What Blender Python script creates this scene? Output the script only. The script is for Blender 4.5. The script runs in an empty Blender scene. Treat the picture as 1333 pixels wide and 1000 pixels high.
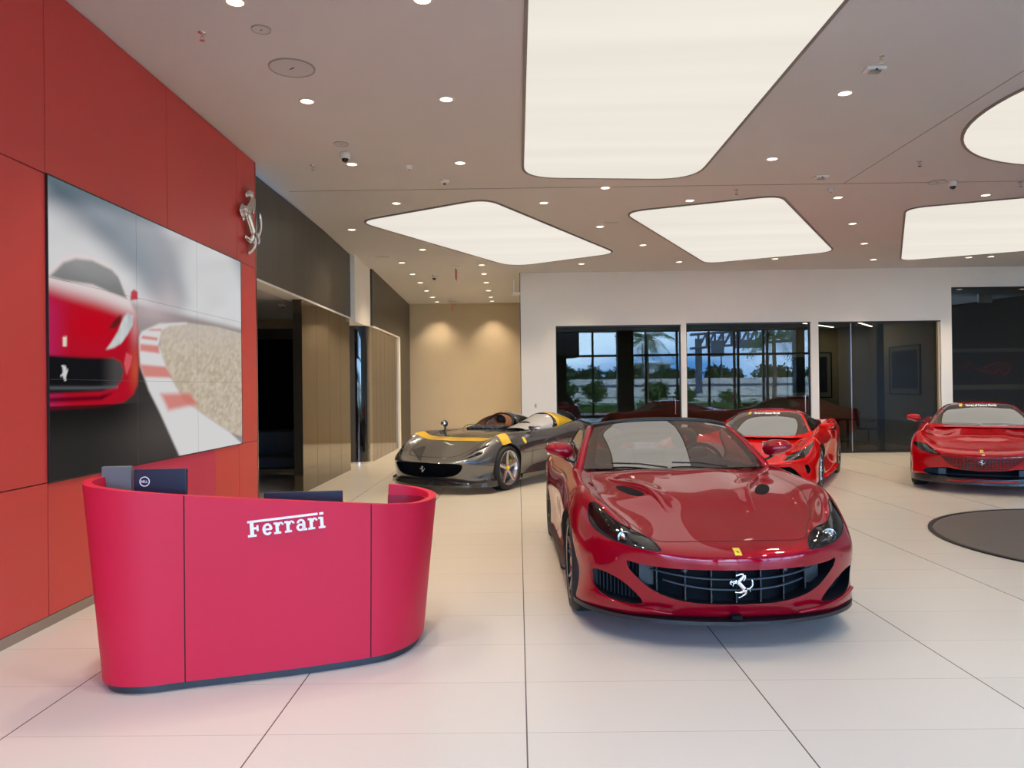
import bpy, bmesh, math, random
from mathutils import Vector, Matrix
from mathutils.bvhtree import BVHTree
from mathutils.geometry import barycentric_transform
random.seed(7)
COL = bpy.context.scene.collection
PI = math.pi

# ------------------------------------------------------------------ materials
def new_mat(name):
    m = bpy.data.materials.new(name); m.use_nodes = True
    nt = m.node_tree
    for n in list(nt.nodes): nt.nodes.remove(n)
    out = nt.nodes.new('ShaderNodeOutputMaterial')
    return m, nt, out

def P(name, col, rough=0.5, metal=0.0, coat=0.0, coat_r=0.03, coat_ior=1.5, spec=0.5, noise=0.0, nscale=8.0,
      bump=0.0, bscale=200.0, trans=0.0, ior=1.5, emit=None, estr=0.0, stretch=None):
    m, nt, out = new_mat(name)
    b = nt.nodes.new('ShaderNodeBsdfPrincipled')
    nt.links.new(b.outputs[0], out.inputs[0])
    I = b.inputs
    I['Base Color'].default_value = (*col, 1); I['Roughness'].default_value = rough
    I['Metallic'].default_value = metal; I['Coat Weight'].default_value = coat
    I['Coat Roughness'].default_value = coat_r; I['Coat IOR'].default_value = coat_ior
    I['Specular IOR Level'].default_value = spec; I['Transmission Weight'].default_value = trans
    I['IOR'].default_value = ior
    if emit: I['Emission Color'].default_value = (*emit, 1); I['Emission Strength'].default_value = estr
    tc = None
    if noise or bump:
        tc = nt.nodes.new('ShaderNodeTexCoord'); mp = nt.nodes.new('ShaderNodeMapping')
        nt.links.new(tc.outputs['Object'], mp.inputs[0])
        if stretch: mp.inputs['Scale'].default_value = stretch
    if noise:
        n = nt.nodes.new('ShaderNodeTexNoise'); n.inputs['Scale'].default_value = nscale
        n.inputs['Detail'].default_value = 5
        nt.links.new(mp.outputs[0], n.inputs['Vector'])
        r = nt.nodes.new('ShaderNodeMapRange')
        r.inputs[1].default_value = .3; r.inputs[2].default_value = .7
        r.inputs[3].default_value = 1 - noise; r.inputs[4].default_value = 1 + noise
        nt.links.new(n.outputs[0], r.inputs[0])
        mx = nt.nodes.new('ShaderNodeMix'); mx.data_type = 'RGBA'; mx.blend_type = 'MULTIPLY'
        mx.inputs[0].default_value = 1
        mx.inputs[6].default_value = (*col, 1)
        nt.links.new(r.outputs[0], mx.inputs[7]); nt.links.new(mx.outputs[2], I['Base Color'])
    if bump:
        n = nt.nodes.new('ShaderNodeTexNoise'); n.inputs['Scale'].default_value = bscale
        nt.links.new(mp.outputs[0], n.inputs['Vector'])
        bp = nt.nodes.new('ShaderNodeBump'); bp.inputs['Strength'].default_value = bump
        bp.inputs['Distance'].default_value = .01
        nt.links.new(n.outputs[0], bp.inputs['Height']); nt.links.new(bp.outputs[0], I['Normal'])
    return m

def emission(name, col, s, noise=0, nscale=1.0):
    m, nt, out = new_mat(name)
    e = nt.nodes.new('ShaderNodeEmission'); e.inputs[0].default_value = (*col, 1); e.inputs[1].default_value = s
    nt.links.new(e.outputs[0], out.inputs[0])
    if noise:
        tc = nt.nodes.new('ShaderNodeTexCoord'); mp = nt.nodes.new('ShaderNodeMapping')
        mp.inputs['Scale'].default_value = (.15, 1.6, 1)
        n = nt.nodes.new('ShaderNodeTexNoise'); n.inputs['Scale'].default_value = nscale
        nt.links.new(tc.outputs['Object'], mp.inputs[0]); nt.links.new(mp.outputs[0], n.inputs['Vector'])
        r = nt.nodes.new('ShaderNodeMapRange'); r.inputs[1].default_value = .3; r.inputs[2].default_value = .7
        r.inputs[3].default_value = s * (1 - noise); r.inputs[4].default_value = s * (1 + noise)
        nt.links.new(n.outputs[0], r.inputs[0]); nt.links.new(r.outputs[0], e.inputs[1])
    return m

def pane_mat(name, tint, ior, rough=0.0):
    # thin sheet of glass: straight-through tinted transmission plus fresnel mirror
    m, nt, out = new_mat(name)
    t = nt.nodes.new('ShaderNodeBsdfTransparent'); t.inputs[0].default_value = (*tint, 1)
    g = nt.nodes.new('ShaderNodeBsdfGlossy'); g.inputs['Roughness'].default_value = rough
    g.inputs[0].default_value = (1, 1, 1, 1)
    f = nt.nodes.new('ShaderNodeFresnel'); f.inputs[0].default_value = ior
    mx = nt.nodes.new('ShaderNodeMixShader')
    nt.links.new(f.outputs[0], mx.inputs[0]); nt.links.new(t.outputs[0], mx.inputs[1])
    nt.links.new(g.outputs[0], mx.inputs[2]); nt.links.new(mx.outputs[0], out.inputs[0])
    return m

def floor_mat():
    m, nt, out = new_mat('porcelain_floor_tiles')
    N = nt.nodes.new; L = nt.links.new
    b = N('ShaderNodeBsdfPrincipled'); L(b.outputs[0], out.inputs[0])
    tc = N('ShaderNodeTexCoord'); sp = N('ShaderNodeSeparateXYZ'); L(tc.outputs['Object'], sp.inputs[0])
    def line(sock, off, per, w):
        a = N('ShaderNodeMath'); a.operation = 'SUBTRACT'; a.inputs[1].default_value = off; L(sock, a.inputs[0])
        p = N('ShaderNodeMath'); p.operation = 'PINGPONG'; p.inputs[1].default_value = per / 2; L(a.outputs[0], p.inputs[0])
        l = N('ShaderNodeMath'); l.operation = 'LESS_THAN'; l.inputs[1].default_value = w / 2; L(p.outputs[0], l.inputs[0])
        d = N('ShaderNodeMath'); d.operation = 'DIVIDE'; d.inputs[1].default_value = per; L(a.outputs[0], d.inputs[0])
        f = N('ShaderNodeMath'); f.operation = 'FLOOR'; L(d.outputs[0], f.inputs[0])
        return l.outputs[0], f.outputs[0]
    lx, ix = line(sp.outputs[0], .021, 1.218, .007)
    ly, iy = line(sp.outputs[1], 3.570, .612, .004)
    cx = N('ShaderNodeCombineXYZ'); L(ix, cx.inputs[0]); L(iy, cx.inputs[1])
    wn = N('ShaderNodeTexWhiteNoise'); L(cx.outputs[0], wn.inputs['Vector'])
    no = N('ShaderNodeTexNoise'); no.inputs['Scale'].default_value = 1.3; no.inputs['Detail'].default_value = 6
    L(tc.outputs['Object'], no.inputs['Vector'])
    ad = N('ShaderNodeMath'); ad.operation = 'ADD'; L(wn.outputs[0], ad.inputs[0]); L(no.outputs[0], ad.inputs[1])
    mr = N('ShaderNodeMapRange'); mr.inputs[1].default_value = 0; mr.inputs[2].default_value = 2
    mr.inputs[3].default_value = .96; mr.inputs[4].default_value = 1.03; L(ad.outputs[0], mr.inputs[0])
    mu = N('ShaderNodeMix'); mu.data_type = 'RGBA'; mu.blend_type = 'MULTIPLY'; mu.inputs[0].default_value = 1
    mu.inputs[6].default_value = (.66, .615, .54, 1); L(mr.outputs[0], mu.inputs[7])
    mx1 = N('ShaderNodeMix'); mx1.data_type = 'RGBA'; L(ly, mx1.inputs[0]); L(mu.outputs[2], mx1.inputs[6])
    mx1.inputs[7].default_value = (.42, .38, .33, 1)
    mx2 = N('ShaderNodeMix'); mx2.data_type = 'RGBA'; L(lx, mx2.inputs[0]); L(mx1.outputs[2], mx2.inputs[6])
    mx2.inputs[7].default_value = (.12, .10, .09, 1)
    L(mx2.outputs[2], b.inputs['Base Color'])
    b.inputs['Roughness'].default_value = .27; b.inputs['Specular IOR Level'].default_value = .5
    return m

M = {}
M['floor'] = floor_mat()
M['ceiling'] = P('ceiling_plaster', (.57, .555, .55), .9, noise=.015, nscale=.8)
M['wall_white'] = P('white_wall_paint', (.86, .82, .76), .8, noise=.01, nscale=2)
M['wall_beige'] = P('beige_wall_paint', (.50, .415, .295), .8, noise=.02, nscale=2)
M['red_wall'] = P('red_satin_panel', (.62, .055, .048), .42, noise=.03, nscale=.8)
M['wall_pink'] = P('crimson_panel', (.58, .026, .085), .42, noise=.02, nscale=.8)
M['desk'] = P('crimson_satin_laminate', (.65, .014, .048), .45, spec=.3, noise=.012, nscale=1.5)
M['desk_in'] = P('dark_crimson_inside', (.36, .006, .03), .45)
M['plinth'] = P('dark_grey_plinth', (.035, .038, .042), .4)
M['skirting'] = P('brushed_metal_skirting', (.34, .28, .23), .35, metal=.5)
M['dark_panel'] = P('dark_bronze_brushed_panel', (.075, .070, .062), .36, metal=.6, noise=.12, nscale=3, stretch=(1, 1, .05))
M['tan_panel'] = P('tan_bronze_gloss_panel', (.105, .083, .055), .07, metal=.72, noise=.03, nscale=4, stretch=(1, 1, .03))
M['black_gloss'] = P('black_gloss_glass', (.004, .004, .005), .02, coat=1, coat_ior=1.6)
M['black_matte'] = P('black_matte', (.006, .006, .007), .55)
M['black_trim'] = P('black_plastic_trim', (.012, .012, .013), .35)
M['metal_frame'] = P('dark_metal_frame', (.03, .03, .033), .4, metal=.6)
M['white_trim'] = P('white_trim_paint', (.80, .77, .72), .5)
M['panel_frame'] = P('light_panel_edge', (.22, .20, .18), .6)
M['light_panel'] = emission('luminous_stretch_panel', (1.0, .93, .83), .86, .05, .9)
M['lamp'] = emission('downlight_lens', (1.0, .90, .68), 3.0)
M['speaker_cover'] = P('speaker_cover', (.50, .49, .49), .8)
M['lamp_trim'] = P('downlight_trim', (.62, .56, .50), .5)
M['office_glass'] = pane_mat('office_partition_glass', (.47, .47, .44), 1.5)
M['clear_glass'] = pane_mat('facade_glass', (.93, .95, .95), 1.25)
M['chrome'] = P('chrome', (.78, .78, .80), .12, metal=1)
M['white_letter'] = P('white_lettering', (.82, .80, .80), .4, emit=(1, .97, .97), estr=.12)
M['tyre'] = P('tyre_rubber', (.010, .010, .011), .62, bump=.05)
M['rim_silver'] = P('silver_alloy', (.62, .62, .64), .22, metal=.9)
M['rim_grey'] = P('dark_silver_alloy', (.30, .31, .32), .25, metal=.9)
M['brake'] = P('brake_disc_steel', (.22, .22, .23), .35, metal=.9)
M['caliper_y'] = P('yellow_caliper', (.85, .55, .01), .3, coat=.5)
M['caliper_k'] = P('black_caliper', (.02, .02, .022), .3, coat=.5)
M['grille'] = P('black_grille', (.004, .0045, .006), .75, spec=.15)
M['slat'] = P('grey_grille_slat', (.045, .055, .065), .35, spec=.4)
M['carbon'] = P('gloss_carbon_fibre', (.012, .013, .015), .25, coat=1)
M['seam'] = P('panel_gap', (.004, .002, .002), .8)
M['paint_dark'] = P('candy_red_paint', (.30, .0006, .012), .34, metal=.30, spec=0, coat=1, coat_r=.006, coat_ior=1.5)
M['paint_red'] = P('bright_red_paint', (.66, .002, .002), .5, spec=0, coat=1, coat_r=.01, coat_ior=1.5)
M['paint_rosso'] = P('red_paint', (.44, .001, .006), .5, spec=0, coat=1, coat_r=.01, coat_ior=1.55)
M['paint_grey'] = P('grey_metallic_paint', (.155, .16, .165), .26, metal=.85, coat=1, coat_r=.01, coat_ior=1.6)
M['paint_yellow'] = P('yellow_stripe_paint', (.88, .52, .0), .35, coat=1, coat_r=.02, coat_ior=1.6)
M['windscreen'] = pane_mat('windscreen_glass', (.62, .64, .62), 3.8)
M['lens'] = pane_mat('lamp_lens_glass', (.90, .92, .92), 1.7)
M['dark_glass'] = P('tinted_car_glass', (.010, .010, .010), .03, coat=1, coat_r=.0, coat_ior=3.4)
M['veil'] = pane_mat('clear_cockpit_cover', (.80, .80, .80), 1.9, .05)
M['veil_cloth'] = P('pale_grey_cover', (.55, .53, .52), .35, coat=.6, coat_ior=1.6)
M['leather_k'] = P('black_leather', (.022, .021, .021), .5, bump=.08)
M['leather_g'] = P('pale_grey_leather', (.34, .33, .31), .5, bump=.05)
M['leather_t'] = P('tan_leather', (.34, .13, .055), .45, bump=.05)
M['yellow'] = P('yellow_enamel', (.88, .62, .03), .35, coat=.5)
M['blue_plastic'] = P('navy_blue_casing', (.014, .022, .045), .38)
M['grey_plastic'] = P('mid_grey_plastic', (.17, .18, .175), .6)
M['turn_disc'] = P('dark_taupe_disc', (.115, .098, .086), .38)
M['white_plastic'] = P('white_plastic', (.75, .73, .70), .45)
M['black_plastic'] = P('black_dome', (.01, .01, .012), .12)
M['red_plastic'] = P('red_plastic', (.55, .05, .04), .4)

# ------------------------------------------------------------------ objects
def link(o, parent=None):
    COL.objects.link(o)
    if parent is not None: o.parent = parent
    return o

def tag(o, label=None, cat=None, group=None, kind=None):
    if label: o['label'] = label
    if cat: o['category'] = cat
    if group: o['group'] = group
    if kind: o['kind'] = kind
    return o

def empty(name, loc=(0, 0, 0), rz=0.0, label=None, cat=None, group=None):
    o = bpy.data.objects.new(name, None); o.empty_display_size = .2
    o.location = loc; o.rotation_euler = (0, 0, rz)
    link(o); tag(o, label, cat, group); return o

def mesh_obj(name, verts, faces, mats, parent=None, smooth=False, fm=None, loc=None):
    me = bpy.data.meshes.new(name); me.from_pydata([tuple(v) for v in verts], [], faces)
    if not isinstance(mats, (list, tuple)): mats = [mats]
    for m in mats: me.materials.append(m)
    if fm: me.polygons.foreach_set('material_index', fm)
    if smooth: me.polygons.foreach_set('use_smooth', [True] * len(me.polygons))
    me.validate(); me.update()
    o = bpy.data.objects.new(name, me)
    if loc: o.location = loc
    return link(o, parent)

class MB:
    """collects simple shapes into one mesh"""
    def __init__(s): s.v = []; s.f = []; s.m = []
    def add(s, vs, fs, mi=0):
        n = len(s.v); s.v += [tuple(v) for v in vs]; s.f += [tuple(n + i for i in f) for f in fs]; s.m += [mi] * len(fs)
        return s
    def box(s, a, b, mi=0):
        x0, y0, z0 = [min(p, q) for p, q in zip(a, b)]; x1, y1, z1 = [max(p, q) for p, q in zip(a, b)]
        vs = [(x0, y0, z0), (x1, y0, z0), (x1, y1, z0), (x0, y1, z0), (x0, y0, z1), (x1, y0, z1), (x1, y1, z1), (x0, y1, z1)]
        return s.add(vs, [(0, 3, 2, 1), (4, 5, 6, 7), (0, 1, 5, 4), (1, 2, 6, 5), (2, 3, 7, 6), (3, 0, 4, 7)], mi)
    def obox(s, c, sx, sy, sz, rot=None, mi=0):
        vs = []
        for z in (-1, 1):
            for (x, y) in ((-1, -1), (1, -1), (1, 1), (-1, 1)):
                p = Vector((x * sx / 2, y * sy / 2, z * sz / 2))
                if rot is not None: p = rot @ p
                vs.append(p + Vector(c))
        return s.add(vs, [(0, 3, 2, 1), (4, 5, 6, 7), (0, 1, 5, 4), (1, 2, 6, 5), (2, 3, 7, 6), (3, 0, 4, 7)], mi)
    def tube(s, pts, r, seg=10, mi=0, flat=1.0, up=None, caps=True):
        pts = [Vector(p) for p in pts]
        if not isinstance(r, (list, tuple)): r = [r] * len(pts)
        rings = []
        for i, p in enumerate(pts):
            d = (pts[min(i + 1, len(pts) - 1)] - pts[max(i - 1, 0)])
            d = d.normalized() if d.length > 1e-9 else Vector((0, 0, 1))
            a = Vector(up) if up is not None else (Vector((0, 0, 1)) if abs(d.z) < .9 else Vector((1, 0, 0)))
            u = d.cross(a); u.normalize(); w = u.cross(d)
            rings.append([p + u * (math.cos(t) * r[i]) + w * (math.sin(t) * r[i] * flat) for t in [2 * PI * k / seg for k in range(seg)]])
        vs = [v for g in rings for v in g]; fs = []
        for i in range(len(rings) - 1):
            for k in range(seg):
                k2 = (k + 1) % seg
                fs.append((i * seg + k, i * seg + k2, (i + 1) * seg + k2, (i + 1) * seg + k))
        if caps:
            fs.append(tuple(reversed(range(seg)))); fs.append(tuple((len(rings) - 1) * seg + k for k in range(seg)))
        return s.add(vs, fs, mi)
    def cyl(s, c, r, h, seg=32, mi=0, axis='z', r2=None):
        a = {'x': (1, 0, 0), 'y': (0, 1, 0), 'z': (0, 0, 1)}[axis]; a = Vector(a); c = Vector(c)
        return s.tube([c - a * h / 2, c + a * h / 2], [r, r if r2 is None else r2], seg, mi)
    def lathe(s, prof, c=(0, 0, 0), axis='z', seg=40, mi=0, closed=False):
        c = Vector(c); vs = []; fs = []; n = len(prof)
        for k in range(seg):
            t = 2 * PI * k / seg
            for (r, h) in prof:
                if axis == 'z': vs.append(c + Vector((r * math.cos(t), r * math.sin(t), h)))
                elif axis == 'x': vs.append(c + Vector((h, r * math.cos(t), r * math.sin(t))))
                else: vs.append(c + Vector((r * math.cos(t), h, r * math.sin(t))))
        for k in range(seg):
            k2 = (k + 1) % seg
            for i in range(n - 1 + (1 if closed else 0)):
                j = (i + 1) % n
                fs.append((k * n + i, k2 * n + i, k2 * n + j, k * n + j))
        return s.add(vs, fs, mi)
    def prism(s, poly, h0, h1, axis='z', mi=0):
        """poly: list of 2d points; axis z: (x,y) ; y: (x,z) ; x: (y,z)"""
        n = len(poly)
        def q(p, h): return {'z': (p[0], p[1], h), 'y': (p[0], h, p[1]), 'x': (h, p[0], p[1])}[axis]
        vs = [q(p, h0) for p in poly] + [q(p, h1) for p in poly]
        fs = [tuple(range(n)), tuple(range(2 * n - 1, n - 1, -1))] + [(i, n + i, n + (i + 1) % n, (i + 1) % n) for i in range(n)]
        return s.add(vs, fs, mi)
    def sphere(s, c, r, seg=16, rings=10, mi=0, sc=(1, 1, 1)):
        c = Vector(c); vs = [c + Vector((0, 0, r * sc[2]))]; fs = []
        for i in range(1, rings):
            a = PI * i / rings
            for k in range(seg):
                t = 2 * PI * k / seg
                vs.append(c + Vector((math.sin(a) * math.cos(t) * r * sc[0], math.sin(a) * math.sin(t) * r * sc[1], math.cos(a) * r * sc[2])))
        vs.append(c - Vector((0, 0, r * sc[2]))); L = len(vs) - 1
        for k in range(seg): fs.append((0, 1 + k, 1 + (k + 1) % seg)); fs.append((L, L - seg + (k + 1) % seg, L - seg + k))
        for i in range(rings - 2):
            for k in range(seg):
                a = 1 + i * seg + k; b = 1 + i * seg + (k + 1) % seg
                fs.append((a, a + seg, b + seg, b))
        return s.add(vs, fs, mi)
    def build(s, name, mats, parent=None, smooth=False, bevel=0, loc=None, weld=False, auto=None):
        o = mesh_obj(name, s.v, s.f, mats, parent, smooth, s.m, loc)
        bm = bmesh.new(); bm.from_mesh(o.data)
        if weld: bmesh.ops.remove_doubles(bm, verts=bm.verts, dist=1e-5)
        bmesh.ops.recalc_face_normals(bm, faces=bm.faces)
        bm.to_mesh(o.data); bm.free()
        if auto: o.data.set_sharp_from_angle(angle=auto)
        if bevel:
            b = o.modifiers.new('bevel', 'BEVEL'); b.width = bevel; b.segments = 2; b.limit_method = 'ANGLE'
        return o

def copy_tree(o, parent=None):
    c = o.copy(); COL.objects.link(c); c.parent = parent
    for ch in list(o.children): copy_tree(ch, c)
    return c

def round_poly(pts, r, n=8):
    """round the corners of a polygon; r scalar or per-corner list"""
    out = []; N = len(pts)
    for i, p in enumerate(pts):
        p = Vector(p); a = Vector(pts[i - 1]); b = Vector(pts[(i + 1) % N])
        rr = r[i] if isinstance(r, (list, tuple)) else r
        da = (a - p); db = (b - p); la, lb = da.length, db.length; da.normalize(); db.normalize()
        ang = math.acos(max(-1, min(1, da.dot(db)))); d = min(rr / math.tan(ang / 2), la * .49, lb * .49)
        p0 = p + da * d; p1 = p + db * d
        for k in range(n + 1):
            t = k / n
            out.append(tuple(p0 * (1 - t) ** 2 + p * 2 * t * (1 - t) + p1 * t * t))
    return out

def smooth_closed(pts, n=6):
    """Catmull-Rom closed curve through points"""
    out = []; N = len(pts)
    for i in range(N):
        p0, p1, p2, p3 = [Vector(pts[(i + k - 1) % N]) for k in range(4)]
        for k in range(n):
            t = k / n
            out.append(tuple(.5 * ((2 * p1) + (p2 - p0) * t + (2 * p0 - 5 * p1 + 4 * p2 - p3) * t * t + (3 * p1 - p0 - 3 * p2 + p3) * t ** 3)))
    return out

def smooth_open(pts, n=6):
    out = []; N = len(pts)
    for i in range(N - 1):
        p0 = Vector(pts[max(i - 1, 0)]); p1 = Vector(pts[i]); p2 = Vector(pts[i + 1]); p3 = Vector(pts[min(i + 2, N - 1)])
        for k in range(n):
            t = k / n
            out.append(tuple(.5 * ((2 * p1) + (p2 - p0) * t + (2 * p0 - 5 * p1 + 4 * p2 - p3) * t * t + (3 * p1 - p0 - 3 * p2 + p3) * t ** 3)))
    out.append(tuple(pts[-1])); return out

# ------------------------------------------------------------------ prancing horse emblem as relief strokes
HORSE = [  # (points in unit space, radii) ; x right, y up, drawn in a 0..1 tall box
    ([(.28, .865), (.36, .90), (.47, .94), (.58, .93)], [.030, .042, .055, .062]),     # head
    ([(.56, .95), (.60, .985)], [.03, .012]),                                       # ear
    ([(.58, .91), (.56, .82), (.46, .72), (.38, .64)], [.065, .075, .085, .10]),     # neck
    ([(.64, .90), (.65, .80), (.60, .70), (.57, .66)], [.035, .045, .035, .012]),    # mane
    ([(.37, .63), (.46, .54), (.55, .44), (.62, .36)], [.105, .11, .10, .11]),      # trunk
    ([(.34, .64), (.22, .67), (.10, .60)], [.055, .04, .028]),                      # raised fore leg
    ([(.14, .70), (.06, .60), (.13, .52)], [.022, .028, .02]),
    ([(.32, .60), (.20, .58), (.17, .46)], [.05, .034, .022]),                       # other fore leg
    ([(.60, .34), (.50, .24), (.34, .235), (.24, .25)], [.10, .055, .034, .026]),    # hind leg forward
    ([(.64, .33), (.66, .20), (.55, .11), (.44, .05), (.38, .035)], [.10, .055, .034, .03, .03]),  # standing hind leg
    ([(.70, .38), (.82, .38), (.92, .50), (.93, .64), (.89, .74)], [.03, .04, .045, .042, .012]),  # tail
    ([(.80, .39), (.84, .30), (.83, .24)], [.03, .022, .008]),
]
def horse_mesh(mb, origin, ux, uy, un, h, depth=.12, mi=0, fat=1.12):
    """relief horse; ux,uy,un unit vectors of the plane, h height"""
    o = Vector(origin); ux = Vector(ux); uy = Vector(uy); un = Vector(un)
    for pts, rad in HORSE:
        q = smooth_open([(p[0] - .5, p[1] - .5) for p in pts], 3)
        rr = [];
        for i in range(len(q)):
            t = i / (len(q) - 1) * (len(rad) - 1); k = min(int(t), len(rad) - 2); rr.append((rad[k] * (1 - (t - k)) + rad[k + 1] * (t - k)) * h * .82 * fat)
        P3 = [o + ux * (a * h) + uy * (b * h) for a, b in q]
        # tube flattened along un
        seg = 8; rings = []
        for i, p in enumerate(P3):
            d = (P3[min(i + 1, len(P3) - 1)] - P3[max(i - 1, 0)]).normalized(); s = d.cross(un).normalized()
            rings.append([p + s * (math.cos(t) * rr[i]) + un * (math.sin(t) * min(rr[i], depth * h)) for t in [2 * PI * k / seg for k in range(seg)]])
        vs = [v for g in rings for v in g]; fs = []
        for i in range(len(rings) - 1):
            for k in range(seg): fs.append((i * seg + k, i * seg + (k + 1) % seg, (i + 1) * seg + (k + 1) % seg, (i + 1) * seg + k))
        fs.append(tuple(reversed(range(seg)))); fs.append(tuple((len(rings) - 1) * seg + k for k in range(seg)))
        mb.add(vs, fs, mi)
    return mb

# slab-serif lettering built from bars and arcs, glyph height 1 = cap height
def arc(cx, cy, rx, ry, a0, a1, w, n=14):
    out = []; inn = []
    for k in range(n + 1):
        a = math.radians(a0 + (a1 - a0) * k / n)
        out.append((cx + rx * math.cos(a), cy + ry * math.sin(a))); inn.append((cx + (rx - w) * math.cos(a), cy + (ry - w * .8) * math.sin(a)))
    return out + inn[::-1]
def R(x0, y0, x1, y1): return [(x0, y0), (x1, y0), (x1, y1), (x0, y1)]
def quads_from_arc(poly):
    n = len(poly) // 2; return [[poly[i], poly[i + 1], poly[2 * n - 2 - i], poly[2 * n - 1 - i]] for i in range(n - 1)]
GL = {
    'F': (0.78, [R(.14, 0, .36, 1.0), R(.0, 0, .50, .13), R(0, .88, .2, 1.0), R(.36, .45, .60, .57), R(.52, .33, .64, .68)], []),
    'e': (0.70, [R(.10, .30, .60, .41)], [arc(.35, .36, .30, .37, 0, 320, .17)]),
    'r': (0.62, [R(.10, 0, .29, .70), R(0, 0, .42, .12), R(0, .60, .2, .72)], [arc(.42, .46, .20, .26, 20, 175, .13)]),
    'a': (0.74, [R(.42, .0, .60, .50), R(.42, 0, .70, .12)], [arc(.34, .46, .26, .27, 0, 170, .14), arc(.30, .22, .25, .23, 0, 360, .14)]),
    'i': (0.42, [R(.11, 0, .30, .70), R(0, 0, .41, .12), R(0, .60, .2, .72), R(.08, .86, .33, 1.0)], []),
}
def wordmark(mb, origin, ux, uy, un, h, t):
    o = Vector(origin); ux = Vector(ux); uy = Vector(uy); un = Vector(un); x = 0
    polys = []
    for ch in 'Ferrari':
        w, rects, arcs = GL[ch]
        for r in rects: polys.append([(a + x, b) for a, b in r])
        for a_ in arcs:
            for q in quads_from_arc(a_): polys.append([(a + x, b) for a, b in q])
        if ch == 'i': xi = x
        x += w + .03
    polys.append(R(.0, .87, xi - .03, 1.0))    # the long bar over the word
    for p in polys:
        n = len(p); vs = [o + ux * (a * h) + uy * (b * h) for a, b in p]; vs += [v + un * t for v in vs]
        mb.add(vs, [tuple(range(n)), tuple(range(2 * n - 1, n - 1, -1))] + [(i, n + i, n + (i + 1) % n, (i + 1) % n) for i in range(n)])
    return x * h
# ================================================================== ROOM
CEIL0, YK, YB = 4.45, 10.95, 17.81          # flat ceiling, start of the slightly falling part, back wall
def cz(y): return CEIL0 if y < YK else CEIL0 - (y - YK) * .186 / 6.86
XL = -3.24; YF = -4.0; XR = 16.5; YA = 22.9

def struct(name, mb, mats, parent=None, **k):
    o = mb.build(name, mats, parent, **k)
    if parent is None: o['kind'] = 'structure'
    return o
f = MB(); f.box((-9, YF - .2, -.12), (XR + .2, YA + .2, 0)); struct('floor', f, M['floor'])
c = MB()
for (y0, y1) in ((YF - .2, YK), (YK, YA + .2)):
    z0, z1 = cz(y0), cz(y1); x0, x1 = -9, XR + .2
    c.add([(x0, y0, z0), (x1, y0, z0), (x1, y1, z1), (x0, y1, z1), (x0, y0, z0 + .2), (x1, y0, z0 + .2), (x1, y1, z1 + .2), (x0, y1, z1 + .2)],
          [(0, 1, 2, 3), (4, 7, 6, 5), (0, 4, 5, 1), (3, 2, 6, 7), (1, 5, 6, 2), (0, 3, 7, 4)])
struct('ceiling', c, M['ceiling'])
# thin joints in the ceiling
s = MB(); s.box((XL, YK - .006, CEIL0 - .004), (XR, YK + .006, CEIL0 + .01)); struct('trim_1', s, M['panel_frame'])
s = MB(); s.box((4.66, YF, CEIL0 - .003), (4.668, YK, CEIL0 + .01)); struct('trim_2', s, M['panel_frame'])

# red wall: panels with open joints (real gaps) over a dark backing
w = MB(); w.box((XL - .30, YF, 0), (XL - .02, 9.5, CEIL0 + .0)); struct('wall_left', w, M['black_matte'])
ys = [YF, -2.1, 1.58, 5.255, 8.87, 9.53]; zs = [.07, .985, 3.115, CEIL0 - .005]
pn = empty('wall_panelling', (XL, 5, 0)); pn['kind'] = 'structure'
yj = {0: ys, 1: ys, 2: [YF, -2.1, 1.58, 5.255, 7.1, 8.87, 9.53]}
for zi in range(3):
    Y = yj[zi]
    for yi in range(len(Y) - 1):
        p = MB(); p.box((-.03, Y[yi] + .004 - 5, zs[zi] + .004), (0, Y[yi + 1] - .004 - 5, zs[zi + 1] - .004))
        if zi == 0 and Y[yi] == 5.255:      # lower run: the stretch behind the desk is crimson, the rest red
            p = MB(); p.box((-.03, 5.259 - 5, zs[0] + .004), (0, 5.90 - 5, zs[1] - .004)); p.build('panel', M['red_wall'], pn)
            p = MB(); p.box((-.03, 5.901 - 5, zs[0] + .004), (0, 8.165 - 5, zs[1] - .004)); p.build('panel', M['wall_pink'], pn)
            p = MB(); p.box((-.03, 8.166 - 5, zs[0] + .004), (0, 8.866 - 5, zs[1] - .004))
        p.build('panel', M['red_wall'], pn)
s = MB(); s.box((XL - .02, YF, 0), (XL + .004, 9.5, .07)); struct('baseboard_left', s, M['skirting'])
s = MB(); s.box((XL - .3, 9.5, 0), (XL, 9.535, CEIL0)); struct('trim_3', s, M['chrome'])

# dark bulkhead over the opening, recess behind it
w = MB(); w.box((-3.62, 9.535, 3.05), (-3.36, 15.45, cz(15.5) + .06)); struct('wall_bulkhead', w, M['dark_panel'])
s = MB(); s.box((-3.62, 9.535, 3.02), (-3.34, 15.45, 3.05)); struct('trim_4', s, M['white_trim'])
w = MB(); w.box((-8.9, 9.535, 3.05), (-3.62, 16.2, 3.15)); struct('ceiling_recess', w, M['ceiling'])
w = MB(); w.box((-3.50, 11.94, 0), (-3.36, 15.33, 3.02)); struct('wall_partition', w, M['tan_panel'])
for yy in (12.8, 13.65, 14.5): s = MB(); s.box((-3.361, yy, 0), (-3.359, yy + .004, 3.02)); struct('trim_5', s, M['black_matte'])
w = MB(); w.box((-8.9, 15.6, 0), (-3.62, 15.8, 3.05)); struct('wall_recess', w, M['wall_beige'])
w = MB(); w.box((-8.7, 15.57, 0), (-3.62, 15.6, 2.86)); struct('door_1', w, M['black_gloss'])
w = MB(); w.box((-8.9, 9.3, 0), (-8.7, 15.8, 3.05)); struct('wall_recess_far', w, M['black_matte'])
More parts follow.
